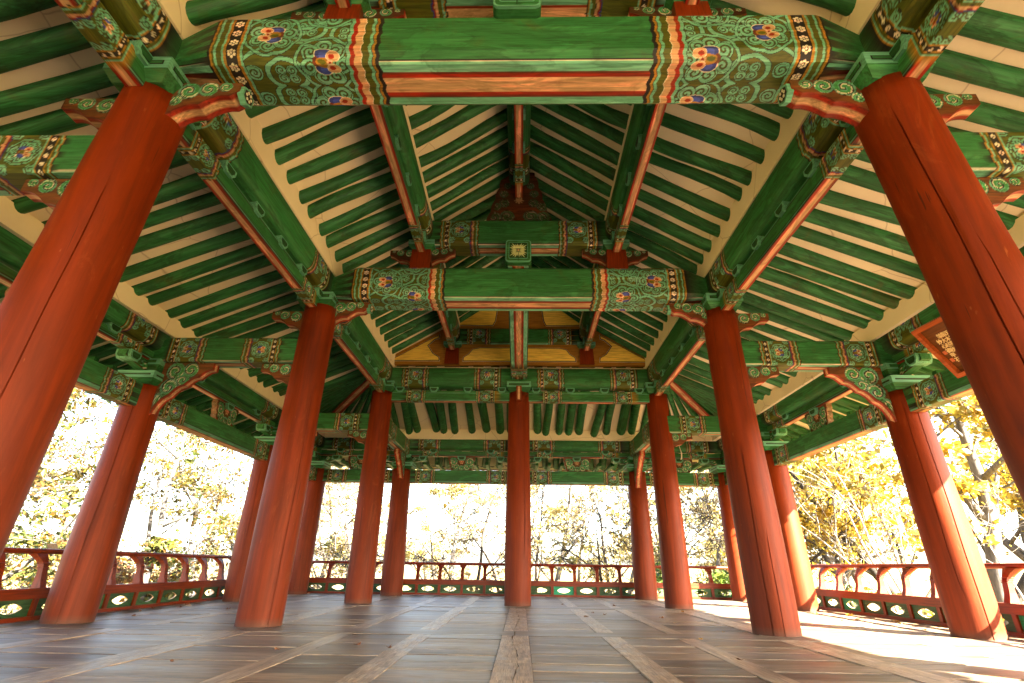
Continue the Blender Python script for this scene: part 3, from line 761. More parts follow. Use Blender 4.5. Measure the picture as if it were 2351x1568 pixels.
for poly in (tri, [(-x, z) for x, z in reversed(tri)], midp, upp, [(-x, z) for x, z in reversed(upp)]):
    for d, m, off in ((.005, 1, .0), (.055, 3, .006), (.062, 2, .012), (.078, 4, .018)):
        mb.prism(inset(poly, d), 1, Y3 - .104 - off - .006, Y3 - .102 - off, {1: 0, 2: 2, 3: 3, 4: 1}[m])
mb.build('gable_wall', ['orange', 'yellow', 'black', 'white'], P)

# ---- roof: plaster between the rafters, tiles above
OV = 2.1
def zr(x):                                                            # underside line of the rafters across the building
    x = abs(x)
    pts = [(0, 7.12), (1.58, 5.93), (3.12, 5.00), (B, 3.93), (B + 1.45, 3.32)]
    for (a, za), (b_, zb_) in zip(pts, pts[1:]):
        if x <= b_: return za + (zb_ - za) * (x - a) / (b_ - a)
    return 3.32
EMB = .13
prof = [(0, 7.12 + EMB + .02), (1.58, 5.93 + EMB), (3.12, 5.00 + EMB), (B, 3.93 + EMB), (B + 1.45, 3.32 + EMB)]
cz = {p[0]: p[1] for p in prof}
def sheet(mb, q, th, m=0):
    q = [Vector(p) for p in q]; n = (q[1] - q[0]).cross(q[2] - q[0]).normalized(); n = n if n.z > 0 else -n
    k = mb.verts(q + [p + n * th for p in q]); N_ = len(q)
    mb.face([k + i for i in range(N_)], m); mb.face([k + N_ + i for i in reversed(range(N_))], m)
    for i in range(N_): j = (i + 1) % N_; mb.face([k + i, k + j, k + N_ + j, k + N_ + i], m)
ce = MB()
RISE = .56                                                            # hips lift the corners
for sx in (-1, 1):
    for (a, za), (b_, zb_) in zip(prof, prof[1:]):
        sheet(ce, [(sx * a, YB, za), (sx * b_, YB, zb_), (sx * b_, Y3 + .05, zb_), (sx * a, Y3 + .05, za)], .05)
    zA, zBw, zE = cz[3.12], cz[B], cz[B + 1.45]
    cor = lambda f: RISE * f
    # corner fan: lifted towards the hip
    sheet(ce, [(sx * A, Y3, zA), (sx * B, Y3, zBw), (sx * B, Y4, zBw + RISE * .9)], .05)
    sheet(ce, [(sx * A, Y3, zA), (sx * B, Y4, zBw + RISE * .9), (sx * A, Y4, zBw)], .05)
    sheet(ce, [(sx * B, Y3, zBw), (sx * (B + 1.45), Y3, zE), (sx * (B + 1.5), Y4 + 1.5, zE + .30), (sx * B, Y4, zBw + RISE * .9)], .05)
    sheet(ce, [(sx * A, Y4, zBw), (sx * B, Y4, zBw + RISE * .9), (sx * (B + 1.5), Y4 + 1.5, zE + .30), (sx * A, Y4 + 1.45, zE)], .05)
sheet(ce, [(-A, Y3 + .02, zA + .01), (A, Y3 + .02, zA + .01), (A, Y4, zBw), (-A, Y4, zBw)], .05)
sheet(ce, [(-A, Y4, zBw), (A, Y4, zBw), (A, Y4 + 1.45, zE), (-A, Y4 + 1.45, zE)], .05)
ce.build('ceiling_plaster', ['plaster'], P)
pf = MB()                                                              # upright plaster over each purlin, between the rafters
for sx in (-1, 1):
    def bx(x0, x1, y0, y1, z0, z1): pf.box(min(sx * x0, sx * x1), max(sx * x0, sx * x1), y0, y1, z0, z1)
    bx(A - .19, A + .15, YB, Y3 + .1, 4.90, 5.24); bx(B - .21, B + .12, YB, Y3, 3.84, 4.11); bx(1.44, 1.72, YB, Y3 - .05, 5.88, 6.05)
    sheet(pf, [(sx * (B - .16), Y3 + .0, 3.86), (sx * (B - .16), Y4 + .1, 3.86), (sx * (B - .16), Y4 + .1, 4.45), (sx * (B - .16), Y3 + .0, 4.08)], .1)
    sheet(pf, [(sx * A, Y4 - .16, 3.86), (sx * (B + .1), Y4 - .16, 3.86), (sx * (B + .1), Y4 - .16, 4.45), (sx * A, Y4 - .16, 4.08)], .1)
pf.box(-A, A, Y4 - .21, Y4 + .12, 3.84, 4.11); pf.box(-A + .16, A - .16, Y3 + .06, Y3 + .15, 4.80, 4.98); pf.box(-.13, .13, YB, Y3, 7.12, 7.24)
pf.build('plaster_infill', ['plaster'], P)
rf = MB()
for sx in (-1, 1):
    for (a, za), (b_, zb_) in zip([(0, 8.0), (3.12, 5.75), (B + OV, 3.86)], [(3.12, 5.75), (B + OV, 3.86)]):
        sheet(rf, [(sx * a, YB, za), (sx * b_, YB, zb_), (sx * b_, Y3 + .6 if a < 1 else Y3, zb_), (sx * a, Y3 + .6 if a < 1 else Y3, za)], .10)
    sheet(rf, [(sx * 3.12, Y3, 5.75), (sx * (B + OV), Y3, 3.86), (sx * (B + OV + .1), Y4 + OV + .1, 4.35)], .1)
    sheet(rf, [(sx * 3.12, Y3, 5.75), (sx * (B + OV + .1), Y4 + OV + .1, 4.35), (sx * 3.12, Y4 + OV, 3.86)], .1)
sheet(rf, [(-3.12, Y3, 5.75), (3.12, Y3, 5.75), (3.12, Y4 + OV, 3.86), (-3.12, Y4 + OV, 3.86)], .1)
rf.build('tiled_roof', ['tile'], P)

# ---- rafters: peeled poles, each a little different
cand = []
def rafter_pts(p0, p1, r0, r1, g, bend=.018):
    bend = bend * 1.5; p0, p1 = Vector(p0), Vector(p1); d = p1 - p0; n = 9; s = Vector((-d.y, d.x, 0)).normalized(); b1, b2, ph = g.normal(0, bend), g.normal(0, bend), g.uniform(0, 6)
    L = d.length; pts = []; rad = []
    for i in range(n):
        f = i / (n - 1); o = b1 * math.sin(math.pi * f) + b2 * .6 * math.sin(2 * math.pi * f)
        pts.append(p0 + d * f + s * o + Vector((0, 0, b2 * .5 * math.sin(math.pi * f)))); rad.append((r0 + (r1 - r0) * f) * (1 + .045 * math.sin(f * 7 + ph) + .03 * math.sin(f * 15 + 2 * ph)))
    return pts, rad
def rafter(p0, p1, r0, r1, g, bend=.018):
    """p0/p1 on the underside line"""
    pts, rad = rafter_pts(p0, p1, r0, r1, g, bend)
    pts = [p + Vector((0, 0, r)) for p, r in zip(pts, rad)]
    sc_ = 0
    for f in np.linspace(0, 1, 12):
        q = Vector(p0).lerp(Vector(p1), f); pr = project(q)
        if pr and -20 < pr[0] < 2370 and -20 < pr[1] < 1588: sc_ += (Vector(p1) - Vector(p0)).length * r0 / pr[2] ** 2
    cand.append((sc_, pts, rad))
g = np.random.default_rng(11)
def rows(y0, y1, sp): 
    y = y0; o = []
    while y < y1: o.append(y + g.normal(0, .008)); y += sp * g.uniform(.95, 1.05)
    return o
for sx in (-1, 1):
    for y in rows(.7, Y3 - .1, .352): rr = .105 * g.uniform(.86, 1.12); rafter((sx * (A + .12), y, zr(A) - .05), (sx * 1.50, y + g.normal(0, .02), zr(1.5) + .03), rr, rr * .97, g)
    for y in rows(1.0, Y3 + .1, .35): rr = .098 * g.uniform(.86, 1.12); rafter((sx * 1.66, y, zr(1.66) + .02), (sx * .02, y + g.normal(0, .02), zr(0.02)), rr, rr * .95, g)
    for y in rows(.6, Y3 - .05, .35): rr = .104 * g.uniform(.86, 1.12); rafter((sx * (B + 1.42), y, zr(B + 1.42)), (sx * (A - .03), y + g.normal(0, .015), zr(A) + .03), rr * .95, rr, g, .022)
for x in (-3.02, -2.79, -2.42, -2.13, -1.72, -1.35, -1.0, -.6, -.2, .14, .46, .79, 1.09, 1.38, 1.70, 2.13, 2.47, 2.80, 3.02):
    rr = .112 * g.uniform(.9, 1.1); rafter((x, Y4 + 1.42, 3.32), (x * .985 + g.normal(0, .012), Y3 + .14, 4.96), rr * .95, rr, g, .03)
for sx in (-1, 1):                                                     # fans at the corners
    nf = 8
    for k in range(1, nf + 1):
        f = k / (nf + .6)
        s0 = Vector((sx * (A + .25 * f + .1), Y3 + .12 + .3 * f, 5.0 - .02)); e = Vector((sx * B, Y3 + 2.75 * f, 3.93 + RISE * .85 * f)); e2 = s0 + (e - s0) * 1.55; e2.z = 3.93 + RISE * .85 * f - .60 + .02 * f
        d1 = e - s0; rafter(e + (e2 - e) * .0, s0, .095, .05, g, .0); rafter(e2, e, .09, .095, g, 0)
        s0 = Vector((sx * (A + .1 + .25 * f), Y3 + .12 + .25 * f, 5.0 - .02)); e = Vector((sx * (A + 2.37 * f), Y4, 3.93 + RISE * .85 * f)); e2 = s0 + (e - s0) * 1.5; e2.z = 3.93 + RISE * .85 * f - .60 + .02 * f
        rafter(e, s0, .085, .045, g, .0); rafter(e2, e, .085, .085, g, 0)
cand.sort(key=lambda c: -c[0])
def place(pts):                                                        # local x along the pole so that the paint grain follows it
    d = (pts[0] - pts[-1]).normalized(); yv = Vector((0, 0, 1)).cross(d).normalized(); zv = d.cross(yv)
    m = Matrix((( d.x, yv.x, zv.x, pts[-1].x), (d.y, yv.y, zv.y, pts[-1].y), (d.z, yv.z, zv.z, pts[-1].z), (0, 0, 0, 1)))
    return m, m.inverted()
M['rafter'] = painted_wood('rafter_green', GREEN)
for s_, pts, rad in cand[:100]:
    m, mi = place(pts); mb = MB(); mb.tube([mi @ p for p in pts], rad, 14); mb.build('rafter', ['rafter'], P, True, m)
rest = MB()
for s_, pts, rad in cand[100:]: rest.tube(pts, rad, 9)
ro = rest.build('rafter', ['rafter'], P, True); ro['kind'] = 'stuff'
# hip rafters
for sx in (-1, 1):
    p0 = Vector((sx * (A - .12), Y3 - .14, 5.08)); p1 = Vector((sx * (B + 1.78), Y4 + 2.0, 3.66)); d = p1 - p0
    mwh = Matrix.Translation(p0) @ d.to_track_quat('X', 'Z').to_matrix().to_4x4()
    member('hip_rafter', d.length, .26, .34, P, mwh, [], stripes=[(.055, PEACH), (.10, RED), (.125, BROWN)], cham=.01, step=.02)
# flying rafters at the eaves, boards and tile ends
def fly(p, dirx, diry):
    mb = MB(); mb.box(-.75, .55, -.045, .045, 0, .10, 0); mb.box(.55, .553, -.035, .035, .01, .09, 1)
    return mb
fm = fly(0, 0, 0).build('flying_rafter', ['green', 'white'], P, mw=T(B + 1.55, 1.0, 3.37))
fl_n = 0
for y in np.arange(4.6, Y4 + 1.6, .36):
    for sx in (-1, 1):
        if sx > 0 and y < 6.3: continue
        lift = .22 * max(0, (y - Y3 - .5) / 4.2) ** 1.6
        dup(fm, P, T(sx * (B + 1.55), y, 3.37 + lift, 0 if sx > 0 else math.pi)); fl_n += 1
for x in np.arange(-B - 1.2, B + 1.3, .36):
    lift = .16 * max(0, (abs(x) - 2.6) / 4.6) ** 1.6
    dup(fm, P, T(x, Y4 + 1.55, 3.33 + lift, math.pi / 2)); fl_n += 1
ev = MB()
def lift_side(y): return .22 * max(0, (y - Y3 - .5) / 4.2) ** 1.6
def lift_back(x): return .16 * max(0, (abs(x) - 2.6) / 4.6) ** 1.6
eb = MB(); tl = MB()
def inner(q, a, b_): return RISE * .8 * min(1.0, max(0, (q - a) / (b_ - a)))
for sx in (-1, 1):
    ys = np.arange(YB, Y4 + OV + .11, .36)
    for y0, y1 in zip(ys, ys[1:]):
        z0, z1 = 3.475 + lift_side(y0), 3.475 + lift_side(y1)
        q = [(sx * (B + .6), y0, 3.80 + inner(y0, Y3, Y4)), (sx * (B + OV), y0, z0), (sx * (B + OV), y1, z1), (sx * (B + .6), y1, 3.80 + inner(y1, Y3, Y4))]; sheet(eb, q, .03, 1)
        sheet(eb, [(sx * (B + OV), y0, z0 - .02), (sx * (B + OV), y1, z1 - .02), (sx * (B + OV), y1, z1 + .07), (sx * (B + OV), y0, z0 + .07)], .05, 0)
        sheet(eb, [(sx * (B + OV - .03), y0, z0), (sx * (B + OV - .03), y1, z1), (sx * (B + OV - .03), y1, 3.90 + .5 * max(0, (y1 - Y3) / 4.85)), (sx * (B + OV - .03), y0, 3.90 + .5 * max(0, (y0 - Y3) / 4.85))], .02, 2)
    for y in np.arange(1.2, Y4 + OV, .30):
        z = 3.58 + lift_side(y); xo = sx * (B + OV + .06)
        tl.prism([(y + .075 * math.cos(a), z + .02 + .075 * math.sin(a)) for a in np.linspace(0, 2 * math.pi, 10, endpoint=False)], 0, min(xo, xo - sx * .5), max(xo, xo - sx * .5), 0)
        tl.prism([(y + .15 + .14 * math.cos(a), z + .03 + .10 * math.sin(a)) for a in np.linspace(math.pi, 2 * math.pi, 8)], 0, min(xo, xo - sx * .3) , max(xo, xo - sx * .3) , 0)
xs = np.arange(-B - OV, B + OV + .2, .36)
for x0, x1 in zip(xs, xs[1:]):
    z0, z1 = 3.432 + lift_back(x0), 3.432 + lift_back(x1)
    sheet(eb, [(x0, Y4 + .6, 3.80 + inner(abs(x0), A, B)), (x0, Y4 + OV, z0), (x1, Y4 + OV, z1), (x1, Y4 + .6, 3.80 + inner(abs(x1), A, B))], .03, 1)
    sheet(eb, [(x0, Y4 + OV, z0 - .02), (x1, Y4 + OV, z1 - .02), (x1, Y4 + OV, z1 + .07), (x0, Y4 + OV, z0 + .07)], .05)
    sheet(eb, [(x0, Y4 + OV - .03, z0), (x1, Y4 + OV - .03, z1), (x1, Y4 + OV - .03, 3.90 + .5 * max(0, (abs(x1) - 3.12) / 4.5)), (x0, Y4 + OV - .03, 3.90 + .5 * max(0, (abs(x0) - 3.12) / 4.5))], .02, 2)
for x in np.arange(-B - OV, B + OV, .30):
    z = 3.54 + lift_back(x); yo = Y4 + OV + .06
    tl.prism([(x + .075 * math.cos(a), z + .02 + .075 * math.sin(a)) for a in np.linspace(0, 2 * math.pi, 10, endpoint=False)], 1, yo - .5, yo, 0)
    tl.prism([(x + .15 + .14 * math.cos(a), z + .03 + .10 * math.sin(a)) for a in np.linspace(math.pi, 2 * math.pi, 8)], 1, yo - .3, yo, 0)
eb.build('eave_boards', ['raw_wood', 'plaster', 'tile'], P); tl.build('eave_tiles', ['tile'], P)
mb = MB(); mb.box(-5.9, 5.9, -14, Y4 + .3, -2.6, -.34); mb.build('stone_base', ['stone'], P)

# ================================================================== floor
fV, fF, fC, fU = [], [], [], []
def plank(poly_pts, zt, th, shade, grain):
    """poly (x,y) quad or polygon, grain 0 along x, 1 along y"""
    n = len(poly_pts); k = len(fV); off = random.uniform(0, 40)
    for z in (zt, zt - th):
        for x, y in poly_pts:
            fV.append((x, y, z)); fC.append(shade); fU.append(((x, y) if grain == 0 else (y, x)))
    for i in range(2 * n): fU[k + i] = (fU[k + i][0] + off, fU[k + i][1] + off * .37)
    fF.append([k + i for i in range(n)])
    for i in range(n): j = (i + 1) % n; fF.append([k + i, k + n + i, k + n + j, k + j])
def shade(lo=.50, hi=1.15):
    v = random.uniform(lo, hi); wv = random.uniform(-.06, .06); return (v * (1 + wv), v, v * (1 - wv * 1.4))
strips = [(-6.25, .10), (-5.49, .34), (-4.45, .22), (-3.08, .30), (-1.88, .19), (-1.02, .21), (0.01, .29), (1.06, .20), (1.88, .19), (3.02, .30), (4.45, .22), (5.49, .34), (6.25, .10)]
cross = [(-14., .45), (-9., .45), (-4.9, .45), (-.9, .45), (2.55, .45), (6.51, .42), (10.5, .40), (13.63, .40), (14.35, .12)]
for (ca, wa), (cb, wb) in zip(cross, cross[1:]):
    y0, y1 = ca + wa / 2 + .006, cb - wb / 2 - .006
    for x, wd in strips:                                               # long joists, the middle ones split by drying cracks
        n = max(2, int((y1 - y0) / .13)); ys = np.linspace(y0, y1, n + 1)
        if wd < .2 or abs(x) > 3.2: plank([(x - wd / 2, y0), (x + wd / 2, y0), (x + wd / 2, y1), (x - wd / 2, y1)], random.uniform(-.002, .006), .06, shade(1.8, 2.15), 1); continue
        cx = [x + .12 * wd * math.sin(q * 1.7 + x) + random.uniform(-.009, .009) for q in ys]; gw = [max(.0006, (random.random() ** 2 * .008 if abs(x) < .1 else .002 if random.random() < .5 else .0006)) for _ in ys]
        sh = shade(1.8, 2.1); zz = random.uniform(0, .006)
        for i in range(n):
            off = 0
            plank([(x - wd / 2, ys[i]), (cx[i] - gw[i], ys[i]), (cx[i + 1] - gw[i + 1], ys[i + 1]), (x - wd / 2, ys[i + 1])], zz, .06, sh, 1)
            plank([(cx[i] + gw[i], ys[i]), (x + wd / 2, ys[i]), (x + wd / 2, ys[i + 1]), (cx[i + 1] + gw[i + 1], ys[i + 1])], zz, .06, sh, 1)
    for (xa, wa2), (xb, wb2) in zip(strips, strips[1:]):
        x0, x1 = xa + wa2 / 2 + .005, xb - wb2 / 2 - .005; y = y0; sk = random.uniform(-.01, .01)
        while y < y1 - .02:
            yn = min(y1, y + random.uniform(.22, .42))
            if y1 - yn < .12: yn = y1
            gp_ = random.choice((.006, .010, .018, .030)); t1, t2 = random.uniform(-.008, .008), random.uniform(-.008, .008)
            plank([(x0, y + gp_), (x1, y + gp_ + t1 * .5), (x1, yn), (x0, yn)], random.uniform(-.006, .003), .06, shade(), 0); y = yn
for c_, wd in cross:
    xs_ = [-6.3, -3.1, 0.0, 3.1, 6.3]
    for a, b_ in zip(xs_, xs_[1:]): plank([(a + .004, c_ - wd / 2), (b_ - .004, c_ - wd / 2), (b_ - .004, c_ + wd / 2), (a + .004, c_ + wd / 2)], .004, .06, shade(.6, .8), 0)
byn = {}
for f in fF: byn.setdefault(len(f), []).append(f)
fo = mesh_np('floor', np.array(fV), list(byn.values()), 'floor', None, np.array(fC))
uvl = fo.data.uv_layers.new(name='grain'); li = np.zeros(len(fo.data.loops), np.int32); fo.data.loops.foreach_get('vertex_index', li)
uvl.data.foreach_set('uv', np.array(fU, np.float32)[li].ravel())
tag(fo, 'worn grey brown plank floor with joist strips', kind='structure')
mb = MB(); mb.box(-6.28, 6.28, -14, 14.4, -.34, -.075); sf = mb.build('floor_slab', ['raw_wood']); tag(sf, kind='structure'); sf['label'] = 'timber bed under the floor planks'

# ================================================================== railings
def railing(name, label, L, mw, ztop=.81, nspace=.59, skip=()):
    """local x along, +y outwards"""
    root = empty(name); root.matrix_basis = mw; tag(root, label, 'railing')
    mb = MB(); mb.tube([(x, .17, ztop - .03) for x in np.linspace(0, L, 12)], .034, 10); mb.build('top_rail', ['red_wood'], root, True)
    mb = MB(); mb.box(0, L, -.045, .045, .245, .365); mb.build('middle_rail', ['red_wood'], root)
    mb = MB(); mb.box(0, L, -.05, .05, .004, .05); mb.build('bottom_rail', ['red_wood'], root)
    n = int(round(L / nspace)); sp = L / n
    # scrolled baluster: narrow waist with rings, flared foot and head
    pr = []
    Hh = ztop - .06 - .365
    def cy_(f): return .165 * f ** 1.25 - .045 * math.sin(math.pi * f) + .018 * math.sin(2 * math.pi * f)
    def hw_(f): return .064 - .030 * math.sin(min(1, f * 1.25) * math.pi * .8) + (.012 * (1 if .58 < f < .61 or .64 < f < .67 or .70 < f < .73 else 0)) + .012 * max(0, f - .8) / .2
    fs = sorted(set(np.round(np.linspace(0, 1, 22), 3).tolist() + [.575, .585, .605, .615, .635, .645, .665, .675, .695, .705, .725, .735]))
    left = [(cy_(f) - hw_(f), .367 + Hh * f) for f in fs]; right = [(cy_(f) + hw_(f), .367 + Hh * f) for f in fs]
    baluster = panel = post = None
    for k in range(n + 1):
        x = k * sp
        if baluster is None:
            bm_ = MB(); hwx = lambda f: .040 + .018 * max(0, .3 - f) + .050 * max(0, (f - .70) / .30) ** 1.5 + (.004 if .58 < f < .61 or .64 < f < .67 or .70 < f < .73 else 0)
            for i in range(len(fs) - 1):
                f0, f1 = fs[i], fs[i + 1]
                kk = bm_.verts([(-hwx(f0), left[i][0], left[i][1]), (hwx(f0), left[i][0], left[i][1]), (hwx(f0), right[i][0], right[i][1]), (-hwx(f0), right[i][0], right[i][1]),
                                (-hwx(f1), left[i + 1][0], left[i + 1][1]), (hwx(f1), left[i + 1][0], left[i + 1][1]), (hwx(f1), right[i + 1][0], right[i + 1][1]), (-hwx(f1), right[i + 1][0], right[i + 1][1])])
                for f in ((0, 1, 5, 4), (1, 2, 6, 5), (2, 3, 7, 6), (3, 0, 4, 7)): bm_.face([kk + q for q in f], 0)
            i = len(fs) - 1; kk = bm_.verts([(-hwx(1), left[i][0], left[i][1]), (hwx(1), left[i][0], left[i][1]), (hwx(1), right[i][0], right[i][1]), (-hwx(1), right[i][0], right[i][1])]); bm_.face([kk, kk + 1, kk + 2, kk + 3], 0)
            baluster = bm_.build('baluster', ['red_post'], root, mw=T(x, 0, 0))
            bm_ = MB(); bm_.box(-.032, .032, -.04, .04, .051, .244); post = bm_.build('panel_post', ['red_post'], root, mw=T(x, 0, 0))
        else: dup(baluster, root, T(x, 0, 0)); dup(post, root, T(x, 0, 0))
    w_ = sp - .068
    def mkpanel(mt):
        bm_ = MB(); K = 28; x0, x1, z0, z1 = -w_ / 2, w_ / 2, .0515, .2435; cz_ = (z0 + z1) / 2
        inn, out = [], []
        for q in range(K):
            a = 2 * math.pi * q / K; ca, sa = math.cos(a), math.sin(a)
            inn.append((.165 * ca, cz_ + .058 * np.sign(sa) * abs(sa) ** 1.7)); 
            tq = min((w_ / 2) / max(1e-6, abs(ca)), ((z1 - z0) / 2) / max(1e-6, abs(sa))); out.append((tq * ca, cz_ + tq * sa))
        for co_ in ((x1, z1), (x0, z1), (x0, z0), (x1, z0)):
            j = min(range(K), key=lambda q: (out[q][0] - co_[0]) ** 2 + (out[q][1] - co_[1]) ** 2); out[j] = co_
        ks = [bm_.verts([(p[0], y, p[1]) for p in lst]) for y in (-.012, .012) for lst in (inn, out)]
        for q in range(K):
            r_ = (q + 1) % K
            bm_.face([ks[0] + q, ks[1] + q, ks[1] + r_, ks[0] + r_], 0); bm_.face([ks[2] + r_, ks[3] + r_, ks[3] + q, ks[2] + q], 0)
            bm_.face([ks[0] + q, ks[0] + r_, ks[2] + r_, ks[2] + q], 1)
        return bm_.build('cutout_panel', [mt, 'peach'], root)
    pa = mkpanel('panel_old'); pb = mkpanel('panel_new'); pb['label'] = 'bright freshly painted green panel'; used = {}
    for k in range(n):
        src = pb if k in skip else pa
        mw_ = T((k + .5) * sp, 0, 0)
        if id(src) not in used: src.matrix_basis = mw_; used[id(src)] = 1
        else: dup(src, root, mw_)
        
    if not skip: bpy.data.objects.remove(pb)
    return root
M['panel_old'] = painted_wood('old_green_panel', np.array((.035, .10, .035))); M['panel_new'] = painted_wood('new_green_panel', np.array((.012, .22, .105)), patina=False)
XR, YR = 6.08, 14.15
railing('railing', 'red railing with curved balusters along the shaded left side', YR - 1.55, Matrix.Translation((-XR, 1.55, 0)) @ Matrix.Rotation(math.pi / 2, 4, 'Z'), .825, skip=(6,))
# outwards for the left side is -x: local +y of a +90 degree turn
railing('railing', 'red railing running across the far back end of the floor', 2 * XR, T(-XR, YR, 0), .765, skip=(12,))
railing('railing', 'sunlit red railing along the right side with bright balusters', YR - 1.55, Matrix.Translation((XR, YR, 0)) @ Matrix.Rotation(-math.pi / 2, 4, 'Z'), .815, skip=(6, 12, 14))

# ================================================================== hanging board with writing
def text_mesh(ch, size):
    cu = bpy.data.curves.new('t', 'FONT'); cu.body = ch; cu.size = size; cu.extrude = .004; cu.align_x = 'CENTER'; cu.offset = size * .012
    o = bpy.data.objects.new('t', cu); sc.collection.objects.link(o); dg = bpy.context.evaluated_depsgraph_get()
    me = bpy.data.meshes.new_from_object(o.evaluated_get(dg)); bpy.data.objects.remove(o); return me
pl_ = tag(empty('hanging_board'), 'carved wooden board with orange frame and gold brush characters, hung behind the right near column', 'sign board')
p_top, p_bot = Vector((4.97, 5.11, 3.37)), Vector((5.28, 5.16, 2.86))
zv = (p_top - p_bot).normalized(); xv = Vector((0, -1, 0)); nv_ = xv.cross(zv)     # +x on the board runs towards the camera (left to right as read)
yv = nv_
if yv.x > 0: yv = -yv
Wd, Hd = .88, (p_top - p_bot).length
pl_.matrix_basis = Matrix(((xv.x, -yv.x, zv.x, p_bot.x), (xv.y, -yv.y, zv.y, p_bot.y), (xv.z, -yv.z, zv.z, p_bot.z), (0, 0, 0, 1)))
mb = MB(); mb.box(-Wd / 2, Wd / 2, 0, .03, 0, Hd); 
brd = mb.build('board', ['board'], pl_) if False else None
M['board'] = painted_wood('carved_brown_board', (.13, .045, .010), patina=False)
mb = MB(); mb.box(-Wd / 2, Wd / 2, 0, .03, .0, Hd); mb.build('board', ['board'], pl_)
mb = MB(); fwid = .055
mb.box(-Wd / 2 - fwid, Wd / 2 + fwid, -.05, .035, -fwid, -.001); mb.box(-Wd / 2 - fwid, Wd / 2 + fwid, -.05, .035, Hd + .001, Hd + fwid)
mb.box(-Wd / 2 - fwid, -Wd / 2 - .001, -.05, .035, 0, Hd); mb.box(Wd / 2 + .001, Wd / 2 + fwid, -.05, .035, 0, Hd)
M['frame'] = painted_wood('orange_frame', (.34, .075, .014), patina=False); mb.build('frame', ['frame'], pl_)
colsT = [('妙心禎甲石', -.335, .06), ('餘大尽秋', -.278, -.0), ('指木臺樓閑', -.220, .0), ('五川一', -.162, .0), ('二', -.104, -.02)]
for s_, x, dz in colsT:
    for k, ch in enumerate(s_):
        me = text_mesh(ch, .064); me.materials.append(M['gold'])
        o = bpy.data.objects.new('character', me); link(o, pl_)
        o.matrix_basis = Matrix.Translation((x, -.006, Hd - .16 - dz - k * .066)) @ Matrix.Rotation(math.pi / 2, 4, 'X')
mb = MB(); mb.box(-.418, -.376, -.010, -.0005, Hd * .40, Hd * .40 + .046); mb.build('red_seal', ['seal'], pl_)
mb = MB(); mb.box(-.418, -.376, -.010, -.0005, Hd * .22, Hd * .22 + .046); mb.build('red_seal', ['seal'], pl_)

# small round lamp on the right of the far wall
lm = tag(empty('wall_lamp', (4.28, Y4 - .30, 3.72)), 'small white round lamp on a thin curved arm by the far right corner', 'lamp')
mb = MB(); mb.tube([(0, 0, 0), (.02, 0, -.10), (.045, .0, -.22), (.05, .06, -.34), (.05, .14, -.36)], [.010, .010, .016, .018, .018], 8); mb.build('arm', ['metal'], lm, True)
mb = MB(); mb.tube([(0, -.035, .05), (0, -.03, .05), (0, .03, .05), (0, .05, .05)], [.05, .068, .068, .03], 16); mb.build('lamp_head', ['metal'], lm, True)

# ================================================================== fallen leaves on the boards
def leaf_mesh(seed):
    g = np.random.default_rng(seed); mb = MB(); n = 9
    rr = .05 * g.uniform(.8, 1.2); ang = np.linspace(0, 2 * np.pi, n, endpoint=False); V = [(0, 0, .004)]
    for i, a in enumerate(ang): r = rr * (1 if i % 2 else .55) * g.uniform(.8, 1.2); V.append((r * math.cos(a), .62 * r * math.sin(a), .006 + g.uniform(0, .03) * (i % 3 != 0)))
    k = mb.verts(V)
    for i in range(n): mb.face([k, k + 1 + i, k + 1 + (i + 1) % n], 0)
    return mb
M['leaf_brown'] = mat_simple('dry_brown_leaf', (.16, .06, .02), .8, .4, 20); M['leaf_yellow'] = mat_simple('dry_yellow_leaf', (.45, .24, .04), .8, .3, 20)
def leaves(lst, label, group, mt, s=1.):
    for i, (x, y) in enumerate(lst):
        o = leaf_mesh(i + int(abs(x * 100))).build('fallen_leaf', [mt], None, mw=T(x, y, .008, random.uniform(0, 6)) @ Matrix.Scale(s * random.uniform(.7, 1.3), 4)); tag(o, label, 'leaf', group)
leaves([(-2.05, 5.0)], 'brown curled leaf lying on the joist strip, nearest on the left boards', None, 'leaf_brown')
leaves([(-2.55, 4.35)], 'small dark leaf lying on the strip in front of the left column', None, 'leaf_brown', .7)
leaves([(-1.45, 5.35), (-1.12, 5.2)], 'dry brown leaf, one of two side by side left of the middle strip', 'pair of leaves left of the middle strip', 'leaf_brown')
leaves([(-5.2, 7.6), (-5.6, 8.3), (-5.75, 8.8), (-5.5, 9.1), (-5.7, 9.6), (-4.6, 8.9), (-5.8, 7.3)], 'dark dry leaf swept against the foot of the left railing', 'dry leaves along the left railing', 'leaf_brown')
leaves([(.9, 11.2), (1.25, 9.3), (1.05, 8.6), (1.4, 9.0), (1.9, 11.0), (2.2, 8.6)], 'brown dry leaf on the boards between the middle and right back columns', 'dry leaves right of the middle column', 'leaf_brown')
leaves([(5.3, 8.9), (5.6, 9.6), (5.5, 8.2), (5.8, 7.9), (5.2, 9.9), (5.65, 10.3), (4.9, 8.6), (5.75, 11.2), (5.35, 7.55), (5.7, 8.6), (5.1, 11.4)], 'yellow dry leaf lying on the sunlit boards along the right railing', 'yellow leaves along the right railing', 'leaf_yellow')
leaves([(2.5, 6.9), (2.2, 7.9), (2.9, 9.9), (2.0, 6.2)], 'orange brown leaf on the shaded boards left of the big right column', 'leaves left of the right column', 'leaf_yellow', .8)
leaves([(1.9, 4.9)], 'single small brown leaf on the near right boards', None, 'leaf_brown', .8)

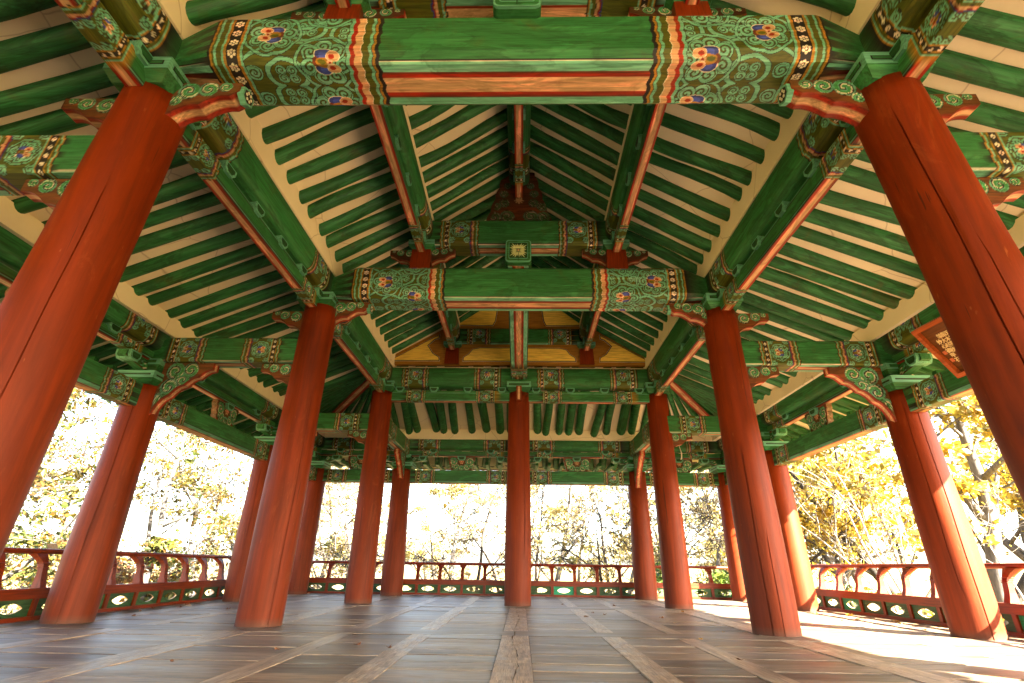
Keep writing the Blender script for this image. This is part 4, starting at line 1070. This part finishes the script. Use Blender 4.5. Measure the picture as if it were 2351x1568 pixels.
# ================================================================== land and trees
gx = np.concatenate([np.linspace(-600, -60, 12), np.linspace(-55, 55, 60), np.linspace(60, 600, 12)]); gy = np.concatenate([np.linspace(-300, -30, 8), np.linspace(-26, 80, 56), np.linspace(90, 900, 14)])
GX, GY = np.meshgrid(gx, gy, indexing='ij')
def gz(x, y):
    x, y = np.asarray(x, float), np.asarray(y, float); d = np.maximum(0, np.hypot(np.maximum(0, np.abs(x) - 8), np.maximum(0, y - 16)))
    return -2.45 + .25 * np.sin(x * .31 + 1) * np.sin(y * .27) - .012 * np.clip(d, 0, 60) + np.where(x > 8, .035 * np.clip(x - 8, 0, 60), 0) + .03 * np.clip(d - 25, 0, 80)
V = np.stack([GX.ravel(), GY.ravel(), gz(GX, GY).ravel()], 1); ny = len(gy)
i = np.arange(len(gx) - 1)[:, None] * ny; j = np.arange(ny - 1)[None, :]
Q = np.stack([i + j, i + ny + j, i + ny + j + 1, i + j + 1], -1).reshape(-1, 4)
go = mesh_np('ground', V, Q, 'ground', None, None, True); tag(go, 'slope covered in fallen leaves', kind='structure')

def tree_mesh(seed, H, r0, lean=(0, 0), fork=.35, nleaf=2500, lsize=.11, cols=((.55, .36, .03),), bark=(.30, .26, .22), spread=.5, up_=.35, droop=0., levels=4, bare=.0, clump=.45, twigs=5, lum=.36, rmin=.005, bl=.17):
    g = np.random.default_rng(seed); tb = MB(); tips = []; cnt = [0]
    def branch(p, d, L, r, lev):
        n = 5 if lev else 9; pts = [p]; rad = [r]; q = p.copy(); dd = d.copy()
        for i in range(n):
            dd = (dd + Vector(g.normal(0, .10 + .05 * lev, 3)) + Vector((0, 0, (up_ if lev else .06) * .12 - droop * .1 * lev))).normalized(); q = q + dd * (L / n); pts.append(q.copy()); rad.append(max(rmin, r * (1 - (.93 if lev == 0 else .85) * (i + 1) / n)))
        tb.tube(pts, rad, 8 if lev == 0 else 6 if lev == 1 else 4 if lev == 2 else 3)
        if lev >= 2: tips.extend((pts[k], dd) for k in range(2, n + 1))
        if lev < levels - 1:
            nb = (int(5 + 3 * g.random()) if lev == 0 else int(twigs * (.6 + .7 * g.random())))
            for k in range(nb):
                f = fork + (1 - fork) * (k + g.random()) / nb if lev == 0 else .2 + .8 * (k + g.random()) / nb
                ii = min(n, max(1, int(f * n))); az = g.uniform(0, 2 * math.pi) if lev else k * 2.4 + g.uniform(0, .8)
                sd = Vector((math.cos(az), math.sin(az), up_ + g.normal(0, .2)))
                nd = (dd * (.55 - .1 * lev) + sd * spread * 1.4).normalized()
                branch(pts[ii], nd, L * g.uniform(.38, .60) * (1 if lev else .85), rad[ii] * g.uniform(.45, .7), lev + 1)
    branch(Vector((0, 0, -.3)), Vector((lean[0], lean[1], 1)).normalized(), H * .82, r0, 0)
    cc = np.tile(np.array(bark) * bl, (tb.n, 1))
    n = nleaf
    if n:
        tp = np.array([t[0][:] for t in tips]); keep = g.random(len(tp)) > bare; tp = tp[keep] if keep.any() else tp
        tp = tp[g.integers(0, len(tp), max(40, n // 22))]; ci_ = g.integers(0, len(tp), n); tint = np.exp(g.normal(0, .38, len(tp)))[ci_]; hue = g.integers(0, len(cols), len(tp))[ci_]; ce_ = tp[ci_] + np.clip(g.normal(0, clump * .42, (n, 3)), -clump, clump) * np.array((1, 1, .45))
        nrm = g.normal(0, 1, (n, 3)) + np.array((0, 0, .8)); nrm /= np.linalg.norm(nrm, axis=1)[:, None]
        t1 = np.cross(nrm, g.normal(0, 1, (n, 3))); t1 /= np.linalg.norm(t1, axis=1)[:, None]; t2 = np.cross(nrm, t1)
        s = lsize * np.exp(g.normal(-.15, .38, n))[:, None]
        LV = np.stack([ce_ - t1 * s, ce_ - t2 * s * .45 + nrm * s * .1, ce_ + t1 * s * .9, ce_ + t2 * s * .45 + nrm * s * .1], 1).reshape(-1, 3)
        pal = np.array(cols); ci = np.where(g.random(n) < .65, hue, g.integers(0, len(pal), n)); lc = lum * pal[ci] * (tint * g.uniform(.75, 1.2, n))[:, None]
        # neighbouring leaves share their tint
        LQ = np.arange(4 * n).reshape(-1, 4)
        return tb, cc, LV, LQ, np.repeat(lc, 4, 0)
    return tb, cc, None, None, None
def plant(name, label, cat, x, y, spec, rz=0, group=None, s=1., z=None):
    key = spec['key']
    if key not in PL:
        sp = {k: v for k, v in spec.items() if k != 'key'}; tb, cc, LV, LQ, lc = tree_mesh(**sp)
        root = empty(name); tr = tb.build('trunk', ['bark'], root, True, paint=cc)
        if LV is not None: mesh_np('crown', LV, LQ, 'leaf', root, lc)
        PL[key] = root
    else: root = dup(PL[key]); root.name = name
    root.location = (x, y, float(gz(x, y)) if z is None else z); root.rotation_euler = (0, 0, rz); root.scale = (s, s, s)
    for k in ('label', 'category', 'group'):
        if k in root: del root[k]
    tag(root, label, cat, group); return root
PL = {}
Yl = ((.62, .42, .03), (.66, .48, .06), (.55, .33, .02), (.60, .50, .10), (.48, .40, .05))
Pl = ((.72, .58, .22), (.68, .50, .12), (.76, .66, .32), (.62, .56, .16))  # paled to put the overexposed haze at the back into leaf colour
Gy = ((.30, .34, .04), (.48, .42, .05), (.55, .38, .05), (.20, .28, .04), (.60, .30, .05))
Og = ((.62, .22, .03), (.66, .32, .05), (.55, .14, .03), (.60, .42, .06))
Gn = ((.12, .26, .03), (.18, .34, .05), (.24, .38, .05), (.36, .44, .05), (.10, .2, .03))
brn = (.15, .11, .075); grey, dark, pale, tan_ = (.32, .29, .26), (.10, .085, .07), (.50, .46, .40), (.38, .30, .22)
yel = lambda k, **o: dict(dict(key=k, seed=k, lum=.54, bl=.24, H=11, r0=.20, nleaf=3800, lsize=.12, cols=Yl, bark=grey, spread=.6, fork=.28, clump=.5), **o)
# right side: near golden trees
plant('autumn_tree', 'golden leaved tree with rough grey trunk, seen between the two right hand columns', 'tree', 12.0, 14.2, yel(101, lean=(-.10, .02), H=12, r0=.27), 0)
plant('autumn_tree', 'pale grey forked tree standing just left of the outer right column', 'tree', 10.3, 16.6, yel(102, lean=(-.05, .0), nleaf=2200, bare=.3, H=11.5, r0=.19, bark=(.42, .38, .34)), .4)
plant('autumn_tree', 'dark leaning trunk with yellow leaves behind the outer right column', 'tree', 12.6, 17.2, yel(103, lean=(-.42, .1), bark=dark, H=12, r0=.2), 0)
plant('autumn_tree', 'yellow tree farther off in the gap right of the back corner column', 'tree', 13.0, 21.5, yel(104), 2.)
for i, (x, y, k) in enumerate([(16.5, 15.5, 104), (17, 19, 101), (19.5, 23.5, 103), (21, 18, 104), (14.5, 25.5, 104), (20, 13.5, 104), (24, 26, 101), (18.5, 30, 104), (25, 20, 101)]):
    plant('autumn_tree', 'yellow woodland tree standing back in the mass of gold beyond the right railing', 'tree', x, y, yel(k), i * 1.3, 'yellow trees beyond the right railing', 1 + .08 * (i % 3))
thin = lambda k, **o: dict(dict(key=k, seed=k, bl=.45, H=9, r0=.06, nleaf=700, lsize=.09, cols=Yl, bark=pale, spread=.45, fork=.2, clump=.4, levels=4, twigs=4), **o)
for i, (x, y) in enumerate([(9.0, 13.4), (9.3, 15.6), (9.2, 12.6), (10.6, 18.6), (9.9, 14.4), (11.0, 12.6)]):
    plant('sapling', 'thin pale sapling close behind the right railing', 'sapling', x, y, thin(111 + i % 3, nleaf=500), i * 1.1, 'saplings behind the right railing')
# back: bare tangle, yellow trees paled for glare, shrubs
bare_ = lambda k, **o: dict(dict(key=k, seed=k, lum=.55, bl=.24, rmin=.0115, H=8, r0=.12, nleaf=900, lsize=.08, cols=Pl, bark=brn, spread=.9, fork=.12, up_=.15, levels=5, twigs=5, clump=.6), **o)
plant('bare_tree', 'twisted bare shrub tree right of the middle column behind the back railing', 'tree', 2.6, 18.5, bare_(121, lean=(.2, 0), H=6.5), 0)
plant('bare_tree', 'thin bare branching tree left of the middle column behind the back railing', 'tree', -1.6, 19.5, bare_(122, nleaf=500, H=8.5, r0=.10), 1.)
plant('bare_tree', 'pale leaning bare tree seen at the far left of the back opening', 'tree', -5.6, 19, bare_(123, lean=(.45, 0), H=9, bark=(.26, .21, .16)), 2)
plant('bare_tree', 'multi stemmed bare tree just left of the right back column', 'tree', 5.2, 20, bare_(124, H=9, r0=.09, spread=.5, up_=.5), .5)
plant('bare_tree', 'dark bare fork with yellow leaves in the gap by the right corner column', 'tree', 7.4, 19.5, bare_(125, bark=dark, cols=Yl, nleaf=1500, H=9), 1.2)
for i, (x, y, k) in enumerate([(-3.6, 22, 121), (.6, 23, 124), (3.9, 24, 122), (-7.2, 23.5, 124), (6.6, 23, 121), (8.8, 21.5, 124), (-.8, 26, 125)]):
    plant('bare_tree', 'fine twigged bare tree in the tangle farther behind the back railing', 'tree', x, y, bare_({121: 121, 122: 122, 124: 124, 125: 126}[k]), i * 1.9, 'bare trees behind the back railing', 1 + .1 * (i % 3))
pale_ = lambda k, **o: dict(dict(key=k, seed=k, lum=.34, rmin=.011, H=12, r0=.15, nleaf=4200, lsize=.10, cols=Pl, bark=pale, spread=.65, fork=.2, clump=.6), **o)
for i, (x, y) in enumerate([(-8, 27), (-3.5, 30), (1.2, 27), (5.5, 30), (9.5, 26), (-12, 33), (-1, 37), (4, 40), (10, 37), (-7, 42), (15, 42), (-14, 24), (13, 32)]):
    plant('pale_tree', 'pale yellow glare tinted tree in the wood behind the back railing', 'tree', x, y, pale_(131 + i % 3), i * 1.7, 'pale trees behind the back railing', 1 + .1 * (i % 3))
# left side
gr = lambda k, **o: dict(dict(key=k, seed=k, lum=.18, bl=.11, rmin=.008, H=10.5, r0=.17, nleaf=6500, lsize=.075, cols=Gy, bark=pale, spread=.75, fork=.15, up_=.05, clump=.50), **o)
plant('maple_tree', 'green and yellow feathery tree in the opening left of the outer left column', 'tree', -14.6, 13.4, gr(141, lean=(.12, 0)), 0, None, 1.15)
plant('maple_tree', 'slim pale trunked tree with sparse leaves right of the outer left column', 'tree', -13.6, 19.4, gr(142, nleaf=3500, bare=.3, H=11, r0=.15), 1, None, 1.2)
plant('maple_tree', 'pale leaning trunk with sparse leaves left of the back left columns', 'tree', -14.5, 24.5, gr(143, lean=(.42, .1), nleaf=2200, bare=.4, H=12, r0=.24), 0, None, 1.2)
plant('maple_tree', 'yellow green tree farther behind the opening left of the outer left column', 'tree', -18.5, 17.5, gr(141), 2.2, None, 1.25)
for i, (x, y) in enumerate([(-19, 23), (-21, 15), (-24, 27), (-17, 29), (-22, 21), (-12.5, 28)]):
    plant('maple_tree', 'sunlit yellow green tree in the wood well beyond the left railing', 'tree', x, y, gr(144, cols=Gy[1:3] + Yl[:2] + Gy[3:]), i * 1.4, 'trees in the wood beyond the left railing', 1.1 + .1 * (i % 3))
plant('maple_tree', 'faint yellow tree far behind the left railing', 'tree', -17, 24.5, gr(142), .6, None, 1.1)
mp = lambda k, **o: dict(dict(key=k, seed=k, lum=.17, bl=.1, H=3.6, r0=.07, nleaf=4500, lsize=.08, cols=Og, bark=tan_, spread=.8, fork=.1, up_=.2, clump=.4, levels=4), **o)
plant('maple_shrub', 'bright orange red maple bush behind the left railing, nearest of them', 'bush', -13.2, 11.2, mp(151, H=3.6), 0, None, 1.2)
plant('maple_shrub', 'orange maple bush behind the left railing just right of the outer left column', 'bush', -13.0, 15.4, mp(151), 2, None, 1.15)
plant('maple_shrub', 'yellow green bush behind the far part of the left railing', 'bush', -12.8, 19.9, mp(152, cols=Gy), 1, None, 1.2)
sh = lambda k, **o: dict(dict(key=k, seed=k, H=2.9, r0=.05, nleaf=2800, lsize=.075, cols=Gn, bark=tan_, spread=.8, fork=.1, up_=.25, clump=.35, levels=4), **o)
plant('green_shrub', 'green leafy shrub behind the back railing right of the middle column', 'bush', 3.0, 16.6, sh(161), 0, None, 1.05)
plant('green_shrub', 'tall green shrub behind the back railing left of the right back column', 'bush', 4.5, 17.3, sh(162, H=3.8), 1)
plant('green_shrub', 'green shrub behind the back railing at the right corner column', 'bush', 6.9, 16.9, sh(161), 2, None, 1.2)
plant('green_shrub', 'low green shrub behind the back railing right beside the middle column', 'bush', 1.2, 17.0, sh(161), 3, None, .85)
for i, (x, y) in enumerate([(9.1, 10.2), (9.0, 12.9), (8.8, 7.4), (9.4, 15.2), (8.4, 17.2)]):
    plant('yellow_shrub', 'low yellow green undergrowth bush behind the right railing', 'bush', x, y, sh(163, cols=Gn[1:4] + Yl[:3]), i, 'undergrowth behind the right railing')
